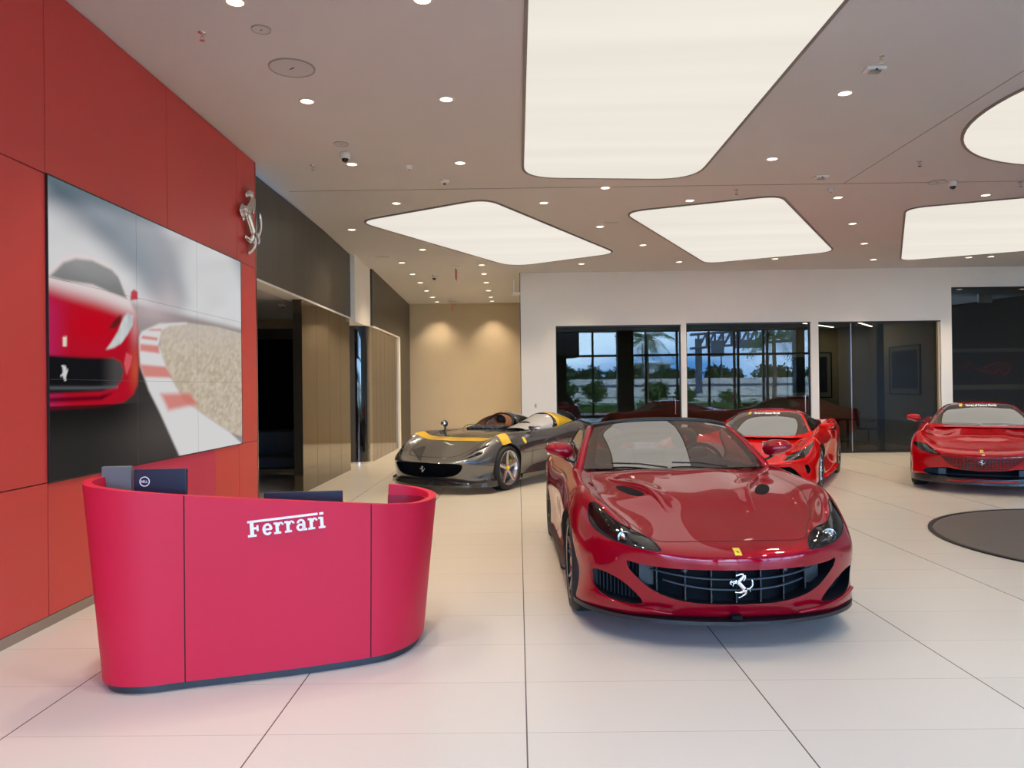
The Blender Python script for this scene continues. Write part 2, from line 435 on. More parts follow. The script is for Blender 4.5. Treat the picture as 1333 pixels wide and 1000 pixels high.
w = MB(); w.box((-8.9, 9.2, 0), (XL - .3, 9.5, 3.15)); struct('wall_recess_near', w, M['black_matte'])
# white pier above, black curved glass below, then tan panels to the alcove
w = MB(); w.box((-3.62, 15.45, 2.98), (-3.27, 17.06, cz(15.6) + .05)); w.box((-3.9, 15.8, 0), (-3.62, 17.0, 3.05)); struct('wall_pier', w, M['wall_white'])
prof = [(-3.62, 16.5)] + [(-3.50 + .26 * math.sin(a), 16.76 - .26 * math.cos(a)) for a in [PI / 2 * k / 10 for k in range(11)]] + [(-3.24, 17.0), (-3.6, 17.0)]
w = MB(); w.prism(prof, 0.02, 2.98); o = struct('window_5', w, M['black_gloss'], smooth=True, auto=math.radians(40))
s = MB(); s.prism([(x * 1.0 + .004, y - .004) for x, y in prof], 0, .04); struct('trim_6', s, M['chrome'])
w = MB(); w.box((-3.5, 17.06, 3.02), (-3.22, YA, cz(17) + .05)); struct('wall_bulkhead_far', w, M['dark_panel'])
s = MB(); s.box((-3.5, 17.06, 2.98), (-3.20, 20.9, 3.02)); struct('trim_7', s, M['white_trim'])
w = MB(); w.box((-3.5, 17.0, 0), (-3.24, 20.6, 2.98)); struct('wall_panels_far', w, M['tan_panel'])
for yy in (17.55, 18.1, 18.65, 19.2, 19.75, 20.2):
    s = MB(); s.box((-3.2415, yy, 0), (-3.239, yy + .005, 2.98)); struct('trim_8', s, M['black_matte'])
s = MB(); s.box((-3.3, 20.6, 0), (-3.20, 20.9, 3.0)); struct('trim_9', s, M['white_trim'])
w = MB(); w.box((-3.5, 20.9, 0), (-3.22, YA, 3.02)); struct('wall_panel_end', w, M['dark_panel'])
w = MB(); w.box((-4, YA, 0), (.4, YA + .2, 4.4)); struct('wall_alcove', w, M['wall_beige'])
s = MB(); s.box((-3.22, YA - .03, cz(YA) - .09), (.07, YA, cz(YA) + .0)); struct('trim_10', s, M['wall_beige'])

# back wall with openings: windows (x0,x1,ztop)
OP = [(.885, 3.78, 3.02), (3.905, 6.775, 3.045), (6.955, 9.765, 3.04), (10.025, 13.6, 3.80)]
w = MB(); T = .2
xs = [.075] + [v for o in OP for v in o[:2]] + [XR]
for i in range(0, len(xs), 2): w.box((xs[i], YB, 0), (xs[i + 1], YB + T, cz(YB) + .02))
for (a, b, z) in OP: w.box((a, YB, z), (b, YB + T, cz(YB) + .02))
w.box((.075, YB + T, 0), (.2, YA, cz(YB) + .02))
struct('wall_back', w, M['wall_white'])
s = MB(); s.box((.06, YB - .012, 0), (.075, YB, cz(YB))); struct('trim_11', s, M['black_trim'])
for i, (a, b, z) in enumerate(OP):
    g = MB(); g.box((a, YB + .08, .012), (b, YB + .092, z)); o = struct('window_%d' % (i + 1), g, M['office_glass'])
    fr = MB(); fr.box((a, YB - .01, z - .025), (b, YB + .1, z)); fr.box((a, YB + .05, 0), (b, YB + .1, .03))
    fr.box((a, YB + .04, 0), (a + .02, YB + .1, z)); fr.box((b - .02, YB + .04, 0), (b, YB + .1, z))
    fr.build('window_frame', M['black_trim'], o)
# mullions standing inside the office glazing, and pull handles
for x in (7.72, ): s = MB(); s.box((x, YB + .065, .03), (x + .022, YB + .078, 3.0)); struct('trim_12', s, M['chrome'])
for x in (8.48,): s = MB(); s.box((x, YB + .3, .0), (x + .12, YB + .42, 3.0)); struct('trim_13', s, M['black_matte'])
s = MB(); s.box((9.70, YB - .005, .0), (9.745, YB + .06, 3.02)); struct('trim_14', s, M['wall_beige'])
for x, z0, z1 in ((3.63, .95, 1.30), (6.62, .95, 1.35)):
    h = MB(); h.tube([(x, YB - .03, z0), (x, YB - .03, z1)], .012, 8); h.tube([(x, YB - .03, z0 + .04), (x, YB + .08, z0 + .04)], .008, 6); h.tube([(x, YB - .03, z1 - .04), (x, YB + .08, z1 - .04)], .008, 6)
    o = h.build('door_handle', M['chrome'])
    tag(o, 'slim vertical steel pull handle on the %s dark office glass pane' % ('left' if x < 5 else 'second'), 'handle')
# rooms behind the glass
M['office_wall'] = P('office_wall_paint', (.42, .36, .26), .8)
M['office_floor'] = P('office_carpet', (.16, .12, .08), .9)
w = MB(); w.box((.2, 21.6, 0), (9.9, 21.75, 3.3)); struct('wall_office', w, M['office_wall'])
w = MB(); w.box((9.82, YB + T, 0), (9.94, 21.6, 3.3)); struct('wall_office_side', w, M['office_wall'])
w = MB(); w.box((.2, YB + T, 3.2), (9.9, 21.6, 3.3)); struct('ceiling_office', w, M['office_wall'])
w = MB(); w.box((.2, YB + T, 0), (9.82, 21.6, .004)); struct('floor_office', w, M['office_floor'])
w = MB(); w.prism([(9.94, 0), (XR, 0), (XR, 3.89), (13.4, 3.89), (11.3, 3.62), (9.94, 3.45)], 20.4, 20.55, 'y'); w.box((9.94, YA - .1, 0), (XR, YA, 4.4)); struct('wall_lounge', w, P('charcoal_wall', (.045, .046, .046), .7))
w = MB(); w.box((9.94, YB + T, 3.9), (XR, YA, 4.0)); struct('ceiling_lounge', w, M['ceiling'])
w = MB(); w.box((XR, YF, 0), (XR + .2, YA, 4.45)); struct('wall_right', w, M['wall_white'])

# facade behind the photographer: mullions, transoms, piers and glass
w = MB(); w.box((-9, YF - .2, 0), (-3.24, YF, CEIL0)); w.box((XL, YF - .15, 0), (XR, YF, .12)); w.box((15.2, YF - .2, 0), (XR, YF, CEIL0))
struct('wall_front', w, M['metal_frame'])
def facx(px): return (px - 675) * .0436
mx = [facx(v) for v in (764, 827, 864, 902, 932, 971)] + [-1.6, .2, 2.0, 11.4, 12.7]
for i, x in enumerate(sorted(mx)):
    s = MB(); s.box((x - .05, YF - .16, .12), (x + .05, YF, CEIL0)); struct('trim_15', s, M['metal_frame'])
for x0, x1 in ((facx(793), facx(812)), (facx(1004), facx(1014)), (facx(1028), facx(1056))):
    s = MB(); s.box((x0, YF - .5, 0), (x1, YF + .1, CEIL0)); struct('trim_16', s, M['metal_frame'])
for z in (3.20,): s = MB(); s.box((XL, YF - .14, z - .06), (15.2, YF - .01, z + .06)); struct('trim_17', s, M['metal_frame'])
s = MB(); s.box((XL, YF - .14, CEIL0 - .04), (15.2, YF - .01, CEIL0)); struct('trim_18', s, M['metal_frame'])
g = MB(); g.box((XL, YF - .09, .12), (15.2, YF - .08, CEIL0)); struct('window_6', g, M['clear_glass'])

# ------------------------------------------------------------------ ceiling lights
def panel_light(name, pts, rad, label):
    pts = round_poly(pts, rad, 8)
    cx = sum(p[0] for p in pts) / len(pts); cy = sum(p[1] for p in pts) / len(pts)
    e = empty(name, (cx, cy, cz(cy) - .03), label=label, cat='ceiling light', group=None)
    n = len(pts)
    d = MB(); vs = [(x - cx, y - cy, cz(y) - .012 - cz(cy) + .03) for x, y in pts] + [(x - cx, y - cy, cz(y) + .01 - cz(cy) + .03) for x, y in pts]
    d.add(vs, [tuple(range(n)), tuple(range(2 * n - 1, n - 1, -1))] + [(i, n + i, n + (i + 1) % n, (i + 1) % n) for i in range(n)])
    d.build('diffuser', M['light_panel'], e)
    fr = MB(); vs = []
    for k, (x, y) in enumerate(pts):
        a = Vector(pts[k - 1]); b = Vector(pts[(k + 1) % n]); t = (b - a); t.normalize(); nn = Vector((t.y, -t.x))
        for off, dz in ((-.004, -.018), (.028, -.018), (.028, .012), (-.004, .012)):
            q = Vector((x, y)) + nn * off; vs.append((q.x - cx, q.y - cy, cz(y) + dz - cz(cy) + .03))
    fs = []
    for k in range(n):
        for j in range(4):
            fs.append((k * 4 + j, k * 4 + (j + 1) % 4, ((k + 1) % n) * 4 + (j + 1) % 4, ((k + 1) % n) * 4 + j))
    fr.add(vs, fs); fr.build('frame', M['panel_frame'], e)
    return e
def ccw(p): 
    a = sum(p[i - 1][0] * p[i][1] - p[i][0] * p[i - 1][1] for i in range(len(p)))
    return p if a > 0 else p[::-1]
panel_light('ceiling_light', ccw([(.105, 2.2), (2.45, 2.2), (2.45, 10.56), (.105, 10.36)]), .55, 'largest luminous ceiling panel, white rounded rectangle above the dark red car')
panel_light('ceiling_light', ccw([(-2.62, 12.72), (-.45, 11.45), (2.02, 15.6), (-.1, 16.95)]), [.35, .35, .35, .6], 'long slanted luminous ceiling panel with rounded corners above the silver car')
panel_light('ceiling_light', ccw([(1.72, 12.35), (3.95, 11.5), (6.5, 15.75), (4.15, 16.85)]), [.35, .35, .35, .35], 'slanted luminous ceiling panel in the middle, above the bright red coupe with black pillars')
panel_light('ceiling_light', ccw([(6.25, 12.35), (9.8, 11.1), (12.2, 15.2), (8.4, 16.85)]), [.3, .5, .5, .35], 'rightmost angular luminous ceiling panel above the red car at the right edge')
panel_light('ceiling_light', [(7.25 + 2.33 * math.cos(a), 7.85 + 2.30 * math.sin(a)) for a in [2 * PI * k / 72 for k in range(72)]], .01, 'round luminous ceiling panel cut by the right edge, above the dark floor disc')

SP = [(-2.046, 7.54), (-.673, 7.54), (3.236, 7.54), (-2.065, 9.67), (-.699, 9.68), (3.239, 9.70), (-2.036, 5.59), (-.667, 5.6), (3.236, 5.6),
      (-1.819, 11.66), (.427, 11.75), (1.28, 10.99), (4.887, 11.68), (7.105, 11.66), (2.655, 11.735), (-2.86, 13.32), (-1.848, 15.07), (-2.455, 16.38),
      (-2.42, 17.79), (-2.394, 18.98), (-2.393, 20.3), (-2.369, 21.48), (-2.341, 22.4), (-.766, 16.76), (-.765, 17.86), (-.764, 19.1), (-.76, 20.4),
      (-.739, 21.6), (-.733, 22.4), (1.455, 13.35), (2.455, 14.92), (1.416, 16.78), (3.529, 16.71), (5.844, 13.38), (6.794, 15.05), (7.751, 16.74),
      (10.187, 16.57), (5.542, 16.5), (9.75, 16.63), (10.9, 19.0), (12.55, 20.9), (12.5, 19.1)]
proto = None
def where(x, y):
    if x < -1.9 and y < 8.5: r = 'near the upper end of the red wall'
    elif y < 10.2 and x < 0: r = 'between the red wall and the largest light panel'
    elif y < 10.2: r = 'right of the largest light panel'
    elif x > 11: r = 'behind the tall rightmost glass opening'
    elif y > 17: r = 'over the beige alcove, ' + ('left' if x < -1.5 else 'right') + ' row'
    elif x < -1.5: r = 'left of the long slanted light panel'
    elif x > 4.5: r = 'between the two right-hand light panels'
    else: r = 'around the slanted light panels'
    return r
from collections import defaultdict
cnt = defaultdict(list)
for p in SP: cnt[where(*p)].append(p)
ORD = ['nearest', 'second nearest', 'third nearest', 'fourth nearest', 'fifth nearest', 'sixth nearest', 'seventh nearest', 'eighth nearest', 'ninth nearest', 'tenth nearest']
LS = bpy.data.lights.new('downlight_beam', 'SPOT'); LS.energy = 170; LS.color = (1.0, .80, .56); LS.spot_size = math.radians(96); LS.spot_blend = .8; LS.shadow_soft_size = .07
for i, (x, y) in enumerate(SP):
    z = 3.897 if (x > 10.5 and y > 18) else cz(y); wh = where(x, y); k = sorted(cnt[wh], key=lambda q: (q[1], q[0])).index((x, y))
    last = (k == len(cnt[wh]) - 1 and len(cnt[wh]) > 1)
    lab = 'round recessed downlight %s, %s' % (wh, 'farthest of them' if last else ORD[k] + ' of them')
    if proto is None:
        proto = empty('downlight', (x, y, z), label=lab, cat='downlight', group='recessed ceiling downlights')
        t = MB(); t.lathe([(.062, .004), (.062, -.006), (.082, -.006), (.086, .0), (.086, .004)], closed=True, seg=32); t.build('trim_ring', M['lamp_trim'], proto, smooth=True, auto=.6)
        t = MB(); t.cyl((0, 0, -.001), .062, .006, 32); t.build('lens', M['lamp'], proto)
        lo = bpy.data.objects.new('beam', LS); lo.location = (0, 0, -.02); link(lo, proto)
        o = proto
    else:
        o = copy_tree(proto); o.location = (x, y, z); o['label'] = lab

# unseen downlights added over the entrance end to brighten the near floor
LFILL = LS.copy(); LFILL.color = (.97, .98, 1.0); LFILL.energy = 150
for i, (x, y) in enumerate([(x, y) for y in (3.5, 1.4, -.7, -2.6) for x in (-2.04, -.67, 3.24, 5.2)]):
    o = copy_tree(proto); o.location = (x, y, cz(y))
    o['label'] = 'added fill downlight over the entrance, %s row from glass front, %s from red wall' % (['fourth', 'third', 'second', 'first'][i // 4], ['first', 'second', 'third', 'fourth'][i % 4])
    for c_ in o.children:
        if c_.type == 'LIGHT': c_.data = LFILL
# ceiling fittings
def fitting(kind, x, y, label, s=1.0, rz=0.0):
    z = cz(y)
    e = empty(kind, (x, y, z), rz, label=label, cat={'ceiling_speaker': 'speaker', 'security_camera': 'camera', 'smoke_detector': 'detector', 'fire_sprinkler': 'sprinkler', 'strobe_alarm': 'alarm', 'motion_sensor': 'sensor', 'exit_sign': 'sign', 'air_vent': 'vent'}[kind])
    if kind == 'ceiling_speaker':
        t = MB(); t.lathe([(s * .93, .004), (s * .93, -.008), (s, -.010), (s * 1.02, .004)], closed=True, seg=40); t.build('rim', P('speaker_rim', (.30, .28, .27), .6), e, smooth=True, auto=.6)
        t = MB(); t.cyl((0, 0, -.003), s * .93, .008, 40); t.build('grille_cover', M['speaker_cover'], e)
        t = MB(); t.obox((0, 0, -.009), s * .26, s * .05, .004, Matrix.Rotation(-.7, 3, 'Z')); t.build('badge', M['black_trim'], e)
    elif kind == 'security_camera':
        t = MB(); t.lathe([(.0, .002), (.055, .002), (.06, -.02), (.062, -.055), (.05, -.075), (.0, -.08)], seg=28); t.build('housing', M['white_plastic'], e, smooth=True)
        t = MB(); t.sphere((0, 0, -.075), .042, 20, 12); t.build('dome', M['black_plastic'], e, smooth=True)
    elif kind == 'smoke_detector':
        t = MB(); t.lathe([(.0, .002), (.07, .002), (.07, -.018), (.05, -.035), (.0, -.04)], seg=28); t.build('base', M['white_plastic'], e, smooth=True, auto=.8)
        t = MB(); t.cyl((0, 0, -.045), .018, .016, 16); t.build('sensor_cap', M['black_plastic'], e)
    elif kind == 'fire_sprinkler':
        t = MB(); t.lathe([(.0, .001), (.035, .001), (.032, -.006), (.0, -.008)], seg=20); t.build('escutcheon', M['chrome'], e, smooth=True)
        t = MB(); t.cyl((0, 0, -.02), .008, .03, 10); t.tube([(-.012, 0, -.03), (-.014, 0, -.05), (0, 0, -.062)], .003, 6); t.tube([(.012, 0, -.03), (.014, 0, -.05), (0, 0, -.062)], .003, 6)
        t.cyl((0, 0, -.064), .022, .004, 16); t.build('sprinkler_head', M['chrome'], e)
    elif kind == 'motion_sensor':
        t = MB(); t.lathe([(.0, .001), (.045, .001), (.045, -.02), (.03, -.045), (.0, -.05)], seg=24); t.build('housing', M['white_plastic'], e, smooth=True, auto=.8)
        t = MB(); t.cyl((0, 0, -.048), .014, .01, 12); t.build('sensor_eye', M['grey_plastic'], e)
    elif kind == 'strobe_alarm':
        t = MB(); t.box((-.09, -.055, -.028), (.09, .055, .0)); t.build('housing', M['white_plastic'], e, bevel=.006)
        t = MB(); t.box((-.05, -.03, -.045), (.05, .03, -.028)); t.build('flash_lens', M['lens'], e)
        t = MB(); t.cyl((0, -.045, -.03), .012, .012, 12); t.build('indicator', M['black_plastic'], e)
    elif kind == 'air_vent':
        t = MB(); t.box((-s, -.02, -.01), (s, .02, .002)); t.build('frame', M['lamp_trim'], e)
        t = MB(); t.box((-s + .01, -.006, -.012), (s - .01, .006, -.009)); t.build('slot', M['black_trim'], e)
    return e
fitting('ceiling_speaker', -1.99, 6.02, 'small round in-ceiling speaker above the red wall', .075)
fitting('ceiling_speaker', -1.963, 6.75, 'largest round in-ceiling speaker with pale cover near the red wall', .20)
fitting('ceiling_speaker', -2.015, 8.86, 'thin round ceiling disc beside the nearest dome camera', .085)
fitting('security_camera', -2.047, 9.2, 'white dome security camera with black eye near the horse emblem')
fitting('security_camera', 6.18, 10.9, 'white dome security camera at the right, between round and angular light panels')
fitting('security_camera', -1.93, 17.93, 'far white dome security camera over the beige alcove')
fitting('ceiling_speaker', 5.98, 10.93, 'pale round ceiling disc touching the right-hand dome camera', .12)
fitting('motion_sensor', -1.354, 9.78, 'small white motion sensor left of the largest light panel')
fitting('smoke_detector', -.974, 10.5, 'white smoke detector left of the largest light panel, near the ceiling joint')
fitting('fire_sprinkler', -2.473, 6.06, 'nearest fire sprinkler, left above the red wall')
fitting('fire_sprinkler', -2.568, 9.69, 'small fire sprinkler beside the left dome camera')
fitting('fire_sprinkler', 3.19, 6.69, 'fire sprinkler right of the largest light panel, behind the strobe')
fitting('strobe_alarm', 3.252, 6.95, 'flat white ceiling strobe right of the largest light panel')
fitting('strobe_alarm', 4.18, 10.53, 'white ceiling strobe box near the joint, between the middle and right light panels')
fitting('motion_sensor', 4.58, 11.2, 'small white sensor beyond the strobe box by the ceiling joint')
fitting('fire_sprinkler', 5.194, 9.9, 'fire sprinkler between the round light panel and the ceiling joint')
fitting('fire_sprinkler', 3.213, 11.2, 'tiny fire sprinkler beyond the largest light panel, above the middle slanted one')
fitting('fire_sprinkler', 7.2, 11.0, 'rightmost tiny fire sprinkler near the right-hand dome camera')
fitting('air_vent', 1.603, 13.03, 'small dark slot vent between the two slanted light panels', .14)
fitting('air_vent', -2.75, 15.7, 'small slot vent near the white pier above the black curved glass', .16)
# exit signs hanging edge-on
for (x, y, lab) in ((-1.33, 16.9, 'red-edged exit sign hanging edge-on at the mouth of the beige alcove'), (-1.89, 22.3, 'far red-edged exit sign hanging edge-on in front of the beige wall')):
    e = empty('exit_sign', (x, y, cz(y)), label=lab, cat='sign')
    t = MB(); t.box((-.09, -.03, -.025), (.09, .03, 0)); t.build('canopy', M['white_plastic'], e)
    t = MB(); t.tube([(0, 0, -.02), (0, 0, -.08)], .008, 8); t.build('stem', M['white_plastic'], e)
    t = MB(); t.box((-.012, -.15, -.30), (.004, .15, -.07)); t.build('sign_plate', M['red_plastic'], e)
    t = MB(); t.box((-.02, -.15, -.30), (-.012, .15, -.07)); t.build('plate_back', M['white_plastic'], e)
e = empty('exit_sign', (-.06, YB - .12 + .2, 3.95), label='white bracket sign fixed high on the corner of the white wall', cat='sign')
t = MB(); t.box((-.03, -.1, -.16), (.0, .1, .16)); t.box((-.06, -.12, -.19), (.13, .12, -.14)); t.build('housing', M['white_plastic'], e, bevel=.004)
e = empty('exit_sign', (12.0, 19.8, 3.9), label='small pale box hanging from the ceiling behind the tall rightmost glass', cat='sign')
t = MB(); t.box((-.17, -.03, -.26), (.17, .03, -.03)); t.build('sign_plate', M['white_plastic'], e); t = MB(); t.box((-.05, -.03, -.03), (.05, .03, 0)); t.build('canopy', M['white_plastic'], e)
# recess downlight, outlet
o = fitting('smoke_detector', -3.95, 12.9, 'small fitting on the low ceiling of the dark opening'); o.location.z = 3.05
t = MB(); t.box((-.035, -.008, -.058), (.035, 0, .058)); e = empty('wall_outlet', (.40, YB, 1.18), label='small white wall outlet on the white wall above the silver car', cat='outlet'); t.build('cover_plate', M['white_plastic'], e, bevel=.003)
t = MB(); t.box((-.016, -.012, -.035), (.016, -.006, -.005)); t.box((-.016, -.012, .008), (.016, -.006, .035)); t.build('socket', M['grey_plastic'], e)

# floor disc
e = empty('turntable', (6.32, 7.62, 0), label='dark round display disc set in the floor at the right edge', cat='floor disc')
t = MB(); t.cyl((0, 0, .006), 1.98, .012, 96); t.build('disc', M['turn_disc'], e)
t = MB(); t.lathe([(1.985, 0), (1.985, .016), (2.03, .016), (2.03, 0)], closed=True, seg=96); t.build('metal_ring', M['metal_frame'], e)

# ------------------------------------------------------------------ video wall with its picture
def sstep(a, b, x):
    t = max(0., min(1., (x - a) / (b - a))); return t * t * (3 - 2 * t)
def sd_poly(p, poly):
    x, y = p; d = 1e9; ins = False; n = len(poly); j = n - 1
    for i in range(n):
        xi, yi = poly[i]; xj, yj = poly[j]
        ex, ey = xj - xi, yj - yi; wx_, wy_ = x - xi, y - yi
        t = max(0, min(1, (wx_ * ex + wy_ * ey) / (ex * ex + ey * ey + 1e-12)))
        dx, dy = wx_ - ex * t, (wy_ - ey * t) * 1.0
        d = min(d, dx * dx + dy * dy)
        if (yi > y) != (yj > y) and x < (xj - xi) * (y - yi) / (yj - yi) + xi: ins = not ins
        j = i
    d = math.sqrt(d); return -d if ins else d
def mixc(a, b, t): return tuple(a[i] * (1 - t) + b[i] * t for i in range(3))
def hsh(i, j): 
    v = math.sin(i * 127.1 + j * 311.7) * 43758.5453; return v - math.floor(v)
def vn(x, y):
    i, j = math.floor(x), math.floor(y); u, v = x - i, y - j; u = u * u * (3 - 2 * u); v = v * v * (3 - 2 * v)
    return (hsh(i, j) * (1 - u) + hsh(i + 1, j) * u) * (1 - v) + (hsh(i, j + 1) * (1 - u) + hsh(i + 1, j + 1) * u) * v
def pic(s, t):
    # sky with swept clouds
    c = (.62, .62, .63)
    d = sd_poly((s, t), [(0, 1), (0, .93), (.14, .90), (.34, .80), (.46, .70), (.53, .72), (.48, .84), (.40, 1)])
    c = mixc(c, (.10, .13, .17), .95 * (1 - sstep(-.05, .10, d)))
    c = mixc(c, (.30, .33, .37), .8 * (1 - sstep(-.03, .12, sd_poly((s, t), [(.16, .96), (.30, .86), (.42, .74), (.52, .66), (.56, .72), (.50, .86), (.40, 1.0)]))))
    d = sd_poly((s, t), [(.30, 1), (.42, .82), (.50, .76), (.56, .84), (.60, 1)])
    c = mixc(c, (.36, .36, .39), .6 * (1 - sstep(-.08, .08, d)))
    c = mixc(c, (.62, .50, .50), .45 * math.exp(-((s - .50) ** 2 + (t - .70) ** 2) / .006))
    c = mixc(c, (.08, .14, .20), .9 * sstep(.12, -.10, (1 - s) * .8 + (1 - t) * .55))
    c = mixc(c, (.04, .10, .13), .6 * sstep(.10, .0, (1 - t) + .15 * s))
    k = (vn(s * 6 + t * 3, t * 16 - s * 6) - .5) * .10; c = tuple(max(0, v + k * .6) for v in c)
    # ground
    hz = .665 - .02 * s
    g = (.30, .25, .25)
    if t < hz + .03: c = mixc(c, g, 1 - sstep(hz - .035, hz + .005, t))
    # distant run-off strip and grass
    gr = [(.444, .55), (.50, .585), (.583, .604), (.80, .615), (1.03, .605), (1.03, .03), (.90, .07), (.738, .156), (.579, .247), (.499, .357), (.45, .45)]
    d = sd_poly((s, t), gr); gc = mixc((.44, .36, .27), (.60, .52, .42), vn(s * 60 - t * 40, t * 55 + s * 20)); gc = mixc(gc, (.52, .47, .42), sstep(.4, .62, t) * .6)
    # asphalt
    road = [(-.05, .66), (.30, .62), (.336, .51), (.347, .396), (.388, .296), (.44, .207), (.56, -.02), (-.05, -.02)]
    dr = sd_poly((s, t), road); rc = mixc((.022, .020, .020), (.07, .06, .055), sstep(.1, .5, s) * (1 - sstep(.0, .18, abs(t - .12)) * .6))
    c = mixc(c, rc, 1 - sstep(-.012, .012, dr)) if t < .60 else c
    curb = [(.336, .505), (.357, .535), (.445, .580), (.60, .606), (.60, .60), (.50, .578), (.454, .552), (.44, .49), (.462, .432), (.499, .357), (.579, .247), (.738, .156), (.895, .071), (1.02, -.02), (.56, -.02), (.44, .207), (.388, .296), (.347, .396)]
    dc = sd_poly((s, t), curb); c = mixc(c, gc, 1 - sstep(-.006, .008, d))
    c = mixc(c, (.66, .65, .65), 1 - sstep(-.008, .008, dc))
    for poly, bl in (([(.348, .483), (.44, .485), (.443, .452), (.347, .455)], .008), ([(.345, .400), (.476, .397), (.509, .350), (.366, .350)], .009), ([(.447, .280), (.612, .281), (.667, .228), (.488, .207)], .016), ([(.36, .518), (.435, .518), (.430, .505), (.352, .505)], .006), ([(.40, .55), (.455, .558), (.452, .549), (.39, .542)], .006)):
        c = mixc(c, (.60, .15, .12), .85 * (1 - sstep(-bl, bl, sd_poly((s, t), poly))))
    # lens flare haze near the bend
    c = mixc(c, (.62, .50, .52), .5 * math.exp(-((s - .40) ** 2 / .012 + (t - .63) ** 2 / .003)))
    # the red car, blurred
    body = [(-.05, .675), (.003, .69), (.03, .73), (.07, .765), (.126, .778), (.20, .772), (.242, .755), (.275, .70), (.301, .650), (.330, .60), (.343, .52), (.340, .40), (.334, .32), (.315, .28), (.27, .250), (.187, .236), (-.05, .232)]
    d = sd_poly((s, t), body)
    if d < .02:
        b = mixc((.42, .004, .018), (.70, .62, .62), sstep(.575, .655, t + .12 * (s - .18)))
        b = mixc(b, (.50, .0, .01), math.exp(-((s - .15) ** 2 / .01 + (t - .53) ** 2 / .005)))
        b = mixc(b, (.42, .02, .14), .7 * sstep(.08, -.03, s) * sstep(.66, .55, t))
        b = mixc(b, (.30, .004, .02), .7 * sstep(.30, .345, s) * sstep(.62, .5, t))
        b = mixc(b, (.62, .36, .38), .6 * math.exp(-((s - .325) ** 2 / .0005 + (t - .56) ** 2 / .006)))
        b = mixc(b, (.60, .12, .05), .55 * math.exp(-((s - .325) ** 2 / .0006 + (t - .38) ** 2 / .006)))
        ws = [(.0, .668), (.047, .729), (.09, .755), (.15, .765), (.227, .752), (.256, .730), (.292, .652), (.22, .662), (.15, .675), (.05, .665)]
        dw = sd_poly((s, t), ws); b = mixc(b, mixc((.16, .16, .16), (.30, .30, .30), sstep(.64, .76, t) * .8 + .2 * vn(s * 20, t * 20)), 1 - sstep(-.010, .006, dw))
        hl = [(.292, .600), (.316, .592), (.313, .555), (.290, .515), (.262, .478), (.231, .458), (.202, .449), (.222, .475), (.250, .520), (.272, .575)]
        b = mixc(b, mixc((.42, .45, .46), (.62, .64, .64), vn(s * 60, t * 40)), 1 - sstep(-.004, .006, sd_poly((s, t), hl)))
        b = mixc(b, (.08, .01, .01), .9 * (1 - sstep(-.004, .008, sd_poly((s, t), [(.262, .585), (.235, .560), (.215, .530), (.24, .535), (.258, .56)]))))
        gl = [(-.05, .412), (.12, .414), (.231, .419), (.262, .405), (.275, .370), (.262, .33), (.232, .305), (.188, .292), (-.05, .282)]
        b = mixc(b, mixc((.006, .006, .008), (.09, .08, .08), sstep(.17, .25, s) * .7), 1 - sstep(-.008, .006, sd_poly((s, t), gl)))
        b = mixc(b, (.10, .11, .12), .8 * math.exp(-((t - .305 - .05 * max(0, s - .15)) ** 2) / .00003) * (1 if s < .25 else 0))
        b = mixc(b, (.62, .10, .12), .9 * (1 - sstep(-.002, .006, sd_poly((s, t), [(.285, .44), (.308, .43), (.300, .395), (.285, .36), (.276, .40)]))))
        b = mixc(b, (.03, .0, .004), .8 * (1 - sstep(-.006, .008, sd_poly((s, t), [(-.05, .272), (.17, .275), (.22, .285), (.18, .262), (-.05, .258)]))))
        b = mixc(b, (.70, .62, .50), 1 - sstep(-.002, .003, sd_poly((s, t), [(.045, .477), (.057, .478), (.056, .445), (.045, .445)])))
        # small pale leaping mark on the mouth of the car
        for x0, y0, x1, y1, r in ((.043, .378, .050, .372, .003), (.049, .374, .049, .345, .005), (.048, .345, .051, .331, .003), (.044, .352, .038, .345, .0025), (.053, .35, .058, .366, .0025)):
            ex, ey = x1 - x0, y1 - y0; q = max(0, min(1, ((s - x0) * ex + (t - y0) * ey) / (ex * ex + ey * ey)))
            dd = math.hypot(s - x0 - ex * q, t - y0 - ey * q); b = mixc(b, (.62, .62, .62), 1 - sstep(r * .6, r * 1.6, dd))
        c = mixc(c, b, 1 - sstep(-.008, .008, d))
    dm = sd_poly((s, t), [(.305, .652), (.309, .685), (.322, .697), (.337, .69), (.337, .661)]); c = mixc(c, (.50, .05, .08), 1 - sstep(-.004, .006, dm))
    # ground shadow under the car
    if t < .245: c = mixc(c, (.004, .004, .004), .8 * sstep(.42, .2, s) * sstep(.10, .24, t))
    return c
vw = empty('video_wall', (XL, 7.1, 2.05), label='large wall screen showing a blurred red sports car on a race track', cat='screen')
NY, NZ = 300, 190; y0, y1, z0, z1 = 5.262, 8.945, .992, 3.108
vs = []; cols = []
for j in range(NZ + 1):
    for i in range(NY + 1):
        s_, t_ = i / NY, j / NZ; vs.append((.012, y0 + (y1 - y0) * s_ - 7.1, z0 + (z1 - z0) * t_ - 2.05)); cols.append(pic(s_, t_))
fs = [(j * (NY + 1) + i, j * (NY + 1) + i + 1, (j + 1) * (NY + 1) + i + 1, (j + 1) * (NY + 1) + i) for j in range(NZ) for i in range(NY)]
sm, nt, out = new_mat('screen_picture')
at = nt.nodes.new('ShaderNodeVertexColor'); at.layer_name = 'picture'
em = nt.nodes.new('ShaderNodeEmission'); em.inputs[1].default_value = .95; gl = nt.nodes.new('ShaderNodeBsdfGlossy'); gl.inputs['Roughness'].default_value = .25
gl.inputs[0].default_value = (.012, .012, .012, 1); ad = nt.nodes.new('ShaderNodeAddShader')
